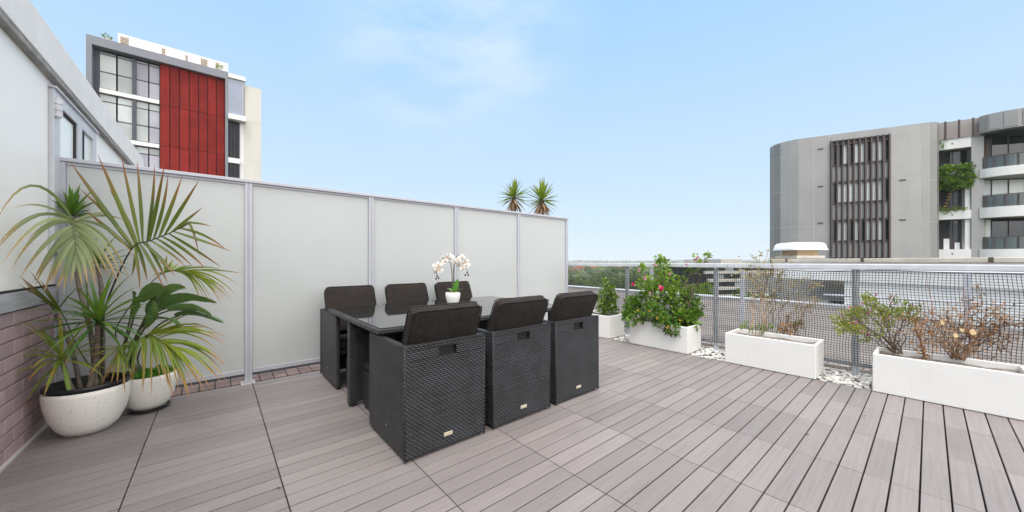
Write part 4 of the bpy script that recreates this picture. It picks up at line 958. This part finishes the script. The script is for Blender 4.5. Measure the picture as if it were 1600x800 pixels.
mb.build('weatherboarding',M['board'],t)
bk=-nv
mb=MB(); mb.prism([(A+bk*.06).xy,(Bq+bk*.06).xy,(Bq+bk*9).xy,(A+bk*9).xy],-.074,.98); mb.build('wall',M['board'],t)
E1=A-dr*2.0
mb=MB(); mb.prism([(E1+nv*.05).xy,(Bq+nv*.05).xy,(Bq+bk*9.2).xy,(E1+bk*9.2).xy],1.15,1.19); mb.build('roof',M['cream'],t)
mb=MB(); mb.obox((E1+Bq)/2+nv*.045+UP*.88,(Bq-E1)/2,nv*.012,UP*.24); mb.build('fascia',M['board'],t)
mb=MB(); mb.obox((E1+Bq)/2+nv*.09+UP*1.17,(Bq-E1)/2,nv*.05,UP*.045); mb.build('capping',M['cream'],t,.01)
for s_ in (.06,.3,.55,.8): mb=MB(); c=E1.lerp(Bq,s_)+nv*.148+UP*1.17; mb.obox(c,dr*.03,nv*.008,UP*.05); mb.build('bracket',M['bark2'],t)
G0=A+bk*1.6; G1=E1-dr*3+bk*1.6
mb=MB(); mb.obox((G0+G1)/2+UP*.3,(G1-G0)/2,nv*.05,UP*.37); mb.build('carport_wall',M['concrete'],t)
mb=MB(); mb.obox(G0.lerp(G1,.12)+nv*.06+UP*.32,(G1-G0)*.09,nv*.006,UP*.25); mb.build('window',M['win_dark'],t)
mb=MB()
for k in range(4): mb.bar(A+bk*.8-dr*(.3+.15*k)+UP*(.55-.02*k),A+bk*.9-dr*(2.2)+UP*(.86-.03*k),.03,.05)
mb.build('roof_timber',M['cream'],t)
# ventilator on that roof
vc=W(1249,404,12.5); vc.z=1.19
t=thing('roof_ventilator','white domed roof ventilator on a peeling cream base','ventilator',vc)
k=12.5/549
mb=MB(); hw=25*k
def rr(hx,hy,z,n=10,c=.35):
    out=[]
    for q in range(4):
        for j in range(n//2+1):
            th=PI/2*q+PI/2*j/(n//2); r_=min(hx,hy)*c; cx_=(hx-r_)*(1 if q in(0,3) else -1); cy_=(hy-r_)*(1 if q<2 else -1)
            out.append(vc+CR*(cx_+r_*math.cos(th))+CF*(cy_+r_*math.sin(th))+UP*z)
    return out
rings=[rr(1.13*hw*.98,1.0*hw,.33),rr(1.13*hw,1.02*hw,.35),rr(1.05*hw,.97*hw,.42),rr(1.02*hw,.94*hw,.52),rr(.94*hw,.86*hw,.585),rr(.72*hw,.66*hw,.615),rr(.2*hw,.2*hw,.62)]
vs=[p for r_ in rings for p in r_]; n=len(rings[0]); fs=[(i*n+j,i*n+(j+1)%n,(i+1)*n+(j+1)%n,(i+1)*n+j) for i in range(len(rings)-1) for j in range(n)]+[tuple(range(n-1,-1,-1)),tuple(range((len(rings)-1)*n,len(rings)*n))]
mb.add(vs,fs); mb.build('hood',M['ceramic'],t,smooth=True)
M['buff']=plain('buff_painted_timber',(.55,.40,.24),.7,.2,4,stretch=(1,1,6)); M['peel']=plain('peeling_cream_paint',(.68,.62,.53),.75,.08,6,fine=.75,bscale=9)
mb=MB(); mb.obox(vc+UP*.245,CR*.62*hw,CF*.62*hw,UP*.095); mb.build('neck',M['buff'],t)
mb=MB(); mb.obox(vc+UP*.10,CR*.86*hw,CF*.86*hw,UP*.048); mb.obox(vc+UP*.025,CR*.80*hw,CF*.80*hw,UP*.027); mb.build('base',M['peel'],t,.012)

# ---------------------------------------------------------------- apartment tower on the left
V0=32.6
t=thing('apartment_tower','tall apartment tower with a red ribbed panel and a dark framed glass bay','building',(-2,33,-15))
M['tframe']=plain('grey_metal_frame',(.20,.205,.235),.5,.08,.6); M['tdark']=plain('dark_frame_lining',(.055,.058,.072),.5,.1,1)
m,nt,b,o=new_mat('red_ribbed_cladding'); M['red']=m
tc=N(nt,'ShaderNodeTexCoord'); sx=N(nt,'ShaderNodeSeparateXYZ'); nt.links.new(tc.outputs['Object'],sx.inputs[0])
rib=math_(nt,'SINE',math_(nt,'MULTIPLY',sx.outputs[0],2*PI/.075)); c=mixc(nt,ramp(nt,noise_(nt,.9),.3,.7),(.205,.017,.014),(.275,.026,.020)); c=mixc(nt,1.0,c,ramp(nt,attr(nt,'b'),0,1,.82,1.15),'MULTIPLY')
nt.links.new(c,b.inputs['Base Color']); b.inputs['Roughness'].default_value=.7; b.inputs['Specular IOR Level'].default_value=.15; bump(nt,b,rib,.6,.02)
M['white']=plain('white_painted_slab',(.72,.71,.69),.7,.05,.8); M['tcream']=plain('cream_concrete_wall',(.60,.575,.525),.8,.08,.35,stretch=(2,2,.4),fine=.08,bscale=3)
def panel(nm,mat,x0,x1,y0,y1,z0,z1,par=None,bev=0,b=0): mb=MB(); mb.box(x0,y0,z0,x1,y1,z1,0,b); return mb.build(nm,mat,par or t,bev)
panel('core',M['tdark'],-5.74,.48,33.35,46,-15,14.6)
panel('frame_jamb',M['tframe'],-5.98,-5.75,V0,33.4,-15,14.80); panel('frame_jamb',M['tframe'],.505,.66,V0,33.4,-15,14.80)
panel('frame_head',M['tframe'],-5.749,.504,V0,33.4,14.28,14.80)
panel('side_wall',M['tdark'],-5.98,-5.6,33.41,46,-15,14.6)
panel('lining',M['tdark'],-5.745,-5.50,33.1,33.34,-15,14.27)
cols=[(-5.50,-4.84),(-4.76,-4.12),(-3.96,-3.42),(-3.36,-2.90)]
for f in range(6):
    zf=11.86-2.93*f; top=zf+2.63 if f else 14.2
    panel('floor_slab',M['white'],-5.5,-2.89,V0+.32,33.34,zf-.28,zf-.02)
    for j,(xa,xb) in enumerate(cols):
        wm=M['win_pale'] if (j<2 or (j==2 and f==1)) else M['win_lilac']
        if j==1 and f==0: wm=M['win_pale']
        wo_=panel('window',M['tdark'],xa-.075,xb+.075,V0+.52,V0+.60,zf+.001,top)
        for (za,zb) in ((zf+.06,zf+1.02),(zf+1.10,zf+2.13),(zf+2.20,top-.06)): panel('pane',wm if zb<zf+2.2 else M['win_pale'],xa,xb,V0+.50,V0+.515,za,zb,wo_,0,R.random())
    panel('mullion',M['tdark'],-4.13,-3.95,V0+.36,V0+.49,zf,top)
for k in range(7):
    xa=-2.86+k*.479; 
    for (za,zb) in ((11.57,14.27),(8.86,11.54),(6.15,8.83),(3.4,6.12),(-4,3.37)): panel('red_panel',M['red'],xa+.022,xa+.457,V0+.30,V0+.36,za,zb,None,0,R.random())
panel('panel_backing',M['dark'],-2.88,.50,V0+.37,33.34,-15,14.27)
panel('bay_window',M['winframe'],.665,1.56,V0+.05,46,11.78,14.40); panel('bay_glass',M['win_blue'],.72,1.49,V0+.0,V0+.045,11.85,14.33,None,0,.4)
panel('bay_roof',M['white'],.665,1.66,V0-.1,46,14.42,14.72); panel('bay_slab',M['white'],.665,1.68,V0-.3,46,11.40,11.76)
panel('bay_core',M['dark'],.67,1.33,V0+.3,46,-15,11.38)
for (za,zb) in ((8.68,11.2),(5.9,8.3),(3.1,5.5)):
    mb=MB()
    for k in range(8): mb.box(.70+k*.077,V0+.1,za,.73+k*.077,V0+.25,zb)
    mb.build('louvre',M['tdark'],t); panel('sill',M['white'],.67,1.36,V0+.02,V0+.29,za-.38,za-.02)
panel('pier',M['white'],1.335,1.60,V0+.25,46,-15,11.38)
panel('cream_wall',M['tcream'],1.605,2.62,V0+.22,46,-15,14.25)
for (za) in (11.6,8.6): panel('cream_joint',M['concrete'],1.60,2.625,V0+.212,V0+.219,za,za+.02)
panel('roof_parapet',M['white'],-5.6,.3,33.2,33.4,14.81,15.0)
panel('roof_screen',M['board'],-5.1,.62,35.5,42,14.81,16.65)
mb=MB()
for (xa,xb,za,zb) in ((-5.0,-4.6,15.5,16.5),(-4.9,-4.0,15.35,15.9),(-3.4,-2.9,15.35,15.9),(-3.0,-2.8,15.6,16.45),(-1.75,-1.6,15.3,16.4),(-.9,-.5,15.4,16.5),(-.9,.0,15.35,15.6),(-.05,.2,15.4,16.5)):
    z=za
    while z<zb: mb.box(xa,35.46,z,xb,35.49,z+.06); z+=.13
mb.build('roof_grille',M['twig2'],t)
mb=MB(); 
for x in (.66,.3): mb.box(x,35.3,15,x+.06,35.4,16.6)
mb.build('roof_post',M['white'],t)
for (x,z) in ((-5.2,15.0),(.2,15.0)):
    tt=thing('roof_plant','tiny green plant on the tower roof edge, '+('left end' if x<0 else 'right end'),'plant',(x,33.0,z)); mbl=MB()
    clump(mbl,(x,33.0,z+.14),(.2,.15,.1),50,.14,.07); mbl.build('foliage',M['bush2'],tt)
    mb=MB(); mb.box(x-.14,32.9,z-.19,x+.14,33.1,z+.04); mb.build('tub',M['concrete'],tt)

# ---------------------------------------------------------------- curved grey apartment building on the right
t=thing('curved_building','grey panelled apartment building with a rounded corner and brown louvres','building',cam(27,30,-15))
m,nt,b,o=new_mat('grey_metal_panel'); M['gpanel']=m
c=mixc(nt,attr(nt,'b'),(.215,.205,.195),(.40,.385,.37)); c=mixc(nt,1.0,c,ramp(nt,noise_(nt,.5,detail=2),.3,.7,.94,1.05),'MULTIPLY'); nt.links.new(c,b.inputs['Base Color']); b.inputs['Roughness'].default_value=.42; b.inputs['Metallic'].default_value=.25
M['seam']=plain('pale_panel_seam',(.60,.585,.57),.6,.05,1); M['fin']=plain('brown_louvre',(.085,.060,.053),.55,.12,1); M['band']=plain('white_balcony_band',(.70,.685,.66),.7,.05,.5,stretch=(2,2,.3))
ZT=11.2
def P3(r,d): return cam(r,d)
pts=[(24.6,33.2),(23.6,32.0),(22.95,31.2),(22.72,30.5),(22.85,29.85),(23.2,29.2),(23.6,28.9)]
fa,fb=Vector((23.6,28.9,0)),Vector((29.8,25.6,0)); FL=(fb-fa).length; fd=(fb-fa)/FL; fnrm=Vector((-.47,-.883,0))
if fnrm.dot(fd)>1: pass
fnrm=Vector((fd.y,-fd.x,0)); 
if fnrm.dot(Vector((-23,-28,0)))<0: fnrm=-fnrm
for s_ in (.95,1.95): pts.append(tuple((fa+fd*s_).xy))
bay0,bay1=1.97,5.32
pts2=[tuple((fa+fd*s_).xy) for s_ in (bay1+.02,5.9,6.45,FL)]+[(30.22,25.42),(30.6,25.36),(30.92,25.5),(31.0,25.9)]
levels=[-15,-8,-2,1.0,4.0,7.0,10.0,ZT]
def wl(a,b): return (P3(*a),P3(*b))
def panels(pl,bs,lv=levels):
    for (a,b_),bb in zip(zip(pl[:-1],pl[1:]),bs):
        p,q=P3(*a),P3(*b_); d=(q-p).normalized(); nn=Vector((d.y,-d.x,0)); 
        if nn.dot(-p)<0: nn=-nn
        mb=MB()
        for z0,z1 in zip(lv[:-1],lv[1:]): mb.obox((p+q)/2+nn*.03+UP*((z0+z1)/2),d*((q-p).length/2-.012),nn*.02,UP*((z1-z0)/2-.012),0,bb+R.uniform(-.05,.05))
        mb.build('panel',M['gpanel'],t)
        mb=MB(); mb.obox((p+q)/2+UP*((lv[0]+lv[-1])/2),d*((q-p).length/2),nn*.009,UP*((lv[-1]-lv[0])/2-.02)); mb.v=[tuple(Vector(v_)+nn*.030) for v_ in mb.v]; mb.build('panel_seam',M['seam'],t)
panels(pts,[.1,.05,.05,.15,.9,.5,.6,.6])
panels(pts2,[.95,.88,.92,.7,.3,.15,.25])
panels([tuple((fa+fd*bay0).xy),tuple((fa+fd*bay1).xy)],[.6],[10.65,ZT])
core=[P3(*p).xy for p in ((24.9,33.6),(23.9,32.1),(23.25,31.2),(23.05,30.5),(23.15,29.95),(23.7,29.25))]+[P3(29.8,26.1).xy,P3(30.9,26.2).xy,P3(36,24.6).xy,P3(44,24.6).xy,P3(44,38).xy,P3(30,40).xy]
mb=MB(); mb.prism([tuple(p) for p in core],-15,ZT-.1); mb.build('core',M['dark'],t)
def fc(s_,off=0,z=0): 
    v=fa+fd*s_+fnrm*off; p=P3(v.x,v.y); p.z=z; return p
fdW=(fc(1)-fc(0)); fnW=(fc(0,1)-fc(0))
for f,zf in enumerate((8.6,5.6,2.6,-.4)):
    mb=MB(); mb.obox(fc((bay0+bay1)/2,-.0,zf-.55),fdW*(bay1-bay0)/2,fnW*.03,UP*.62,0,1); mb.build('spandrel',M['gpanel'],t)
    for k in range(10):
        s0=bay0+.05+k*.33; mb=MB(); mb.obox(fc(s0+.16,-.02,zf+.95),fdW*.15,fnW*.02,UP*.78,0,R.random()); wm=M['win_dark'] if R.random()<.18 or k in(0,9) else M['win_blind']; mb.build('window',wm,t)
    for zz in (zf+.1,zf+1.72):
        mb=MB(); mb.obox(fc((bay0+bay1)/2,.07,zz),fdW*(bay1-bay0)/2,fnW*.05,UP*.07); mb.build('louvre_rail',M['fin'],t)
for k in range(11):
    mb=MB(); mb.obox(fc(bay0+.03+k*.33,.16,2.8),fdW*.045,fnW*.12,UP*7.85); mb.build('louvre_fin',M['fin'],t)
for (s_,zs) in ((1.35,(10.15,7.15,4.2,1.3)),(6.05,(7.15,4.2,1.3))):
    for z in zs: mb=MB(); mb.obox(fc(s_,.06,z),fdW*.17,fnW*.02,UP*.05); mb.build('vent',M['fin'],t)
mb=MB(); mb.prism([tuple(P3(*q).xy) for q in ((39.2,24.0),(44.1,24.4),(44.1,38.1),(39.2,38.0))],-15,ZT-.05); mb.build('end_wall',M['band'],t)
# balcony bay
ga,gb=Vector((31.0,25.85,0)),Vector((33.0,24.55,0)); gd=(gb-ga).normalized(); GLn=(gb-ga).length; gn=Vector((gd.y,-gd.x,0)); 
if gn.dot(-ga)<0: gn=-gn
def gc(s_,off,z): v=ga+gd*s_+gn*off; p=P3(v.x,v.y); p.z=z; return p
gdW=gc(1,0,0)-gc(0,0,0); gnW=gc(0,1,0)-gc(0,0,0)
def gbx(nm,mat,s0,s1,o0,o1,z0,z1,b=0,par=None): mb=MB(); mb.obox(gc((s0+s1)/2,(o0+o1)/2,(z0+z1)/2),gdW*(s1-s0)/2,gnW*(o1-o0)/2,UP*(z1-z0)/2,0,b); return mb.build(nm,mat,par or t)
for (z0,z1) in ((9.25,9.98),(6.95,7.6),(4.17,4.78),(1.38,2.0),(-1.4,-.8)): 
    gbx('balcony_band',M['band'],.02,1.78,-.6,.05,z0,z1); mb=MB(); mb.obox(gc(.9,.06,(z0+z1)/2),gdW*.035,gnW*.02,UP*.035); mb.build('spout',M['fin'],t)
gbx('pier',M['gpanel'],1.80,2.36,-.6,.02,-15,10.0,.75)
gbx('pier',M['band'],1.55,1.79,-.58,-.1,-15,6.9,.75)
for f,(z0,z1) in enumerate(((7.6,9.25),(4.78,6.95),(2.0,4.17))):
    wnd=gbx('window',M['fin'],.05,1.56,-.70,-.62,z0,z1)
    for (sa,sb) in ((.28,1.08),(1.16,1.48)):
        gbx('pane',M['win_dark'],sa,sb,-.615,-.60,z0+.05,z1-.08,.5,wnd)
        mb=MB(); z=z0+.3
        while z<z1-.25: mb.obox(gc((sa+sb)/2,-.585,z),gdW*(sb-sa)/2,gnW*.012,UP*.03); z+=.13
        if f: mb.build('blind',M['tdark'],wnd)
gbx('door_panel',M['white'],.06,.27,-.6,-.56,4.78,6.3); 
for (sa,sb,zt) in ((.36,.46,2.75),(.54,.94,2.8),(1.2,1.44,2.5)): gbx('air_unit',M['white'],sa,sb,-.58,-.5,2.02,zt)
M['amber']=plain('amber_slat',(.62,.33,.08),.6,.2,4)
for k in range(8): gbx('stair_tread',M['amber'],.62+k*.055,.80+k*.055,-.56,-.5,4.95+k*.22,5.01+k*.22)
for (sa,z0,rx,rz,n,L_,lb) in ((.9,7.15,.95,.80,2600,.22,'lush green creeper spilling over the middle balcony of the curved building'),(.2,9.7,.30,.32,160,.18,'small green tuft at the top balcony of the curved building'),(.75,4.85,.75,.16,240,.15,'low green balcony plants below the lush creeper')):
    tt=thing('balcony_plant',lb,'plant',gc(sa,.0,z0)); mbl=MB()
    for k in range(16): clump(mbl,gc(sa+((k%4)/1.5-1)*.75*rx+R.uniform(-.1,.1),R.uniform(-.1,.2),z0+((k//4)/1.5-1)*.7*rz+R.uniform(-.1,.1)),(rx*.34,rx*.3,rz*.36),n//16,L_,L_*.55,0,(.1,1),.3)
    mbl.build('foliage',M['bush2'],tt); mb=MB(); 
    for k in range(5): mb.tube([gc(sa+R.uniform(-.5,.5)*rx,.02,z0-.3*rz),gc(sa+R.uniform(-.8,.8)*rx,.15,z0+.6*rz)],.02,5)
    mb.build('stem',M['bark2'],tt)
# rounded balconies
arc=[(32.75,24.62),(32.85,24.2),(33.15,23.75),(33.7,23.3),(34.5,22.9),(35.6,22.6),(37,22.45),(38.6,22.6)]
arc=[tuple(p.xy) for p in smooth_path([Vector((a_,b_,0)) for a_,b_ in arc],4)]
def shift(pl,k): return [(a_+(36.8-a_)*k,b_+(27.5-b_)*k) for a_,b_ in pl]
def arcslab(nm,mat,pl,z0,z1,b=0,par=None):
    inn=shift(pl,.07); poly=[P3(*p).xy for p in pl]+[P3(*p).xy for p in reversed(inn)]; mb=MB(); n=len(pl)
    vs=[(*P3(*p).xy,z) for z in (z0,z1) for p in pl]+[(*P3(*p).xy,z) for z in (z0,z1) for p in inn]
    fs=[]
    for i in range(n-1): fs+= [(i,i+1,n+i+1,n+i),(2*n+i+1,2*n+i,3*n+i,3*n+i+1),(n+i,n+i+1,3*n+i+1,3*n+i),(i+1,i,2*n+i,2*n+i+1)]
    fs+=[(0,n,3*n,2*n),(n-1,3*n-1,4*n-1,2*n-1)]
    mb.add(vs,fs,0,b); return mb.build(nm,mat,par or t)
def floorslab(nm,mat,pl,z0,z1):
    poly=[tuple(P3(*p).xy) for p in pl]+[tuple(P3(40,26).xy),tuple(P3(34,27).xy)]; mb=MB(); mb.prism(poly,z0,z1); return mb.build(nm,mat,t)
for (z0,z1) in ((6.95,7.55),(4.15,4.86),(1.35,1.97),(-1.4,-.8)):
    arcslab('balcony_band',M['band'],arc,z0,z1); floorslab('balcony_floor',M['concrete'],shift(arc,.08),z0+.02,z0+.22)
    g=arcslab('balustrade',M['railglass'],shift(arc,.035),z1+.02,z1+.80)
    mb=MB(); ra=shift(arc,.05); 
    mb.tube([P3(*p)+UP*(z1+.84) for p in shift(arc,.04)],.03,6); mb.build('handrail',M['fin'],g)
    for k in range(0,len(ra),3): mb=MB(); p=P3(*shift(arc,.03)[k]); mb.box(p.x-.03,p.y-.03,z1,p.x+.03,p.y+.03,z1+.83); mb.build('baluster',M['fin'],g)
ov=shift(arc,-.06); arcslab('roof_fascia',M['gpanel'],ov,10.02,ZT,.6); floorslab('soffit',M['tdark'],shift(ov,.075),9.93,10.01)
for k in range(0,len(ov)-3,4):
    a_,b_=P3(*shift(arc,-.065)[k]),P3(*shift(arc,-.065)[k+3]); d=(b_-a_); mb=MB(); mb.bar(a_+UP*10.65,b_+UP*10.65,.03,1.05,b=R.random()); mb.build('roof_panel',M['gpanel'],t)
# slatted roof screen
mb=MB(); s0=P3(30.9,25.7); s1=P3(36,22.4)
z=10.02
while z<ZT+.05: mb.bar(P3(30.95,25.72)+UP*z,P3(32.95,24.50)+UP*z,.03,.075); z+=.088
mb.build('roof_slats',plain('taupe_slat',(.33,.28,.26),.6,.1,1),t)
for f_ in (0,.22,.5,.78,1): p=P3(30.95,25.72).lerp(P3(32.95,24.50),f_); mb=MB(); mb.box(p.x-.05,p.y-.05,9.98,p.x+.05,p.y+.05,ZT+.06); mb.build('slat_post',M['fin'],t)
gl0,gl1=Vector((33.05,25.1,0)),Vector((38.2,24.3,0))
gld=(gl1-gl0).normalized()
for f,(z0,z1) in enumerate(((7.2,9.92),(4.4,6.94),(1.6,4.14),(-1.2,1.3))):
    wnd=None
    for k in range(5):
        a_,b_=gl0+gld*(k*1.0),gl0+gld*(k*1.0+.94); p,q=P3(a_.x,a_.y),P3(b_.x,b_.y)
        wm=[[M['amber'],0,0,0,0],['bl','bl','bl','bl','bl'],['bl',0,0,'bl',0],[0]*5][f][k]
        mt=M['win_blind'] if wm=='bl' else (M['fin'] if k==0 and f==0 else M['win_dark'])
        mb=MB(); mb.bar(p+UP*((z0+z1)/2),q+UP*((z0+z1)/2),.05,z1-z0-.1,b=R.random()); wnd=mb.build('window',mt,t)
        mb=MB(); r_=P3((gl0+gld*(k*1.0+.97)).x,(gl0+gld*(k+.97)).y); mb.box(r_.x-.05,r_.y-.05,z0,r_.x+.05,r_.y+.05,z1); mb.build('frame',M['fin'],wnd)
for f,(z0,z1) in enumerate(((7.2,9.9),(1.6,4.1))):
    mb=MB(); p,q=P3(33.05,24.95),P3(33.55,24.87); n=10
    for k in range(n): c=p.lerp(q,k/n); mb.tube([c+UP*z0,c+UP*z1],.04,6)
    mb.build('curtain',plain('brown_curtain' if f==0 else 'cream_curtain',(.13,.07,.045) if f==0 else (.66,.62,.53),.9,.2,4),t,smooth=True)
for (r_,d_,z) in ((34.6,23.3,7.56),(35.1,23.1,7.56)):
    tt=thing('balcony_chair','white framed folding chair on the rounded top balcony'+(', nearer the left' if r_<35 else ', further right'),'chair',P3(r_,d_)+UP*z); p=P3(r_,d_)+UP*z
    mb=MB(); mb.obox(p+UP*.45,CR*.25,CF*.22,UP*.02); mb.build('seat',M['white'],tt); mb=MB(); mb.obox(p+UP*.8+CF*.2,CR*.25,CF*.02,UP*.28); mb.build('backrest',M['win_blue'],tt)
    for a_ in (-.22,.22):
        for b_ in (-.18,.18): mb=MB(); mb.tube([p+CR*a_+CF*b_,p+CR*a_+CF*b_+UP*.44],.02,6); mb.build('leg',M['white'],tt)
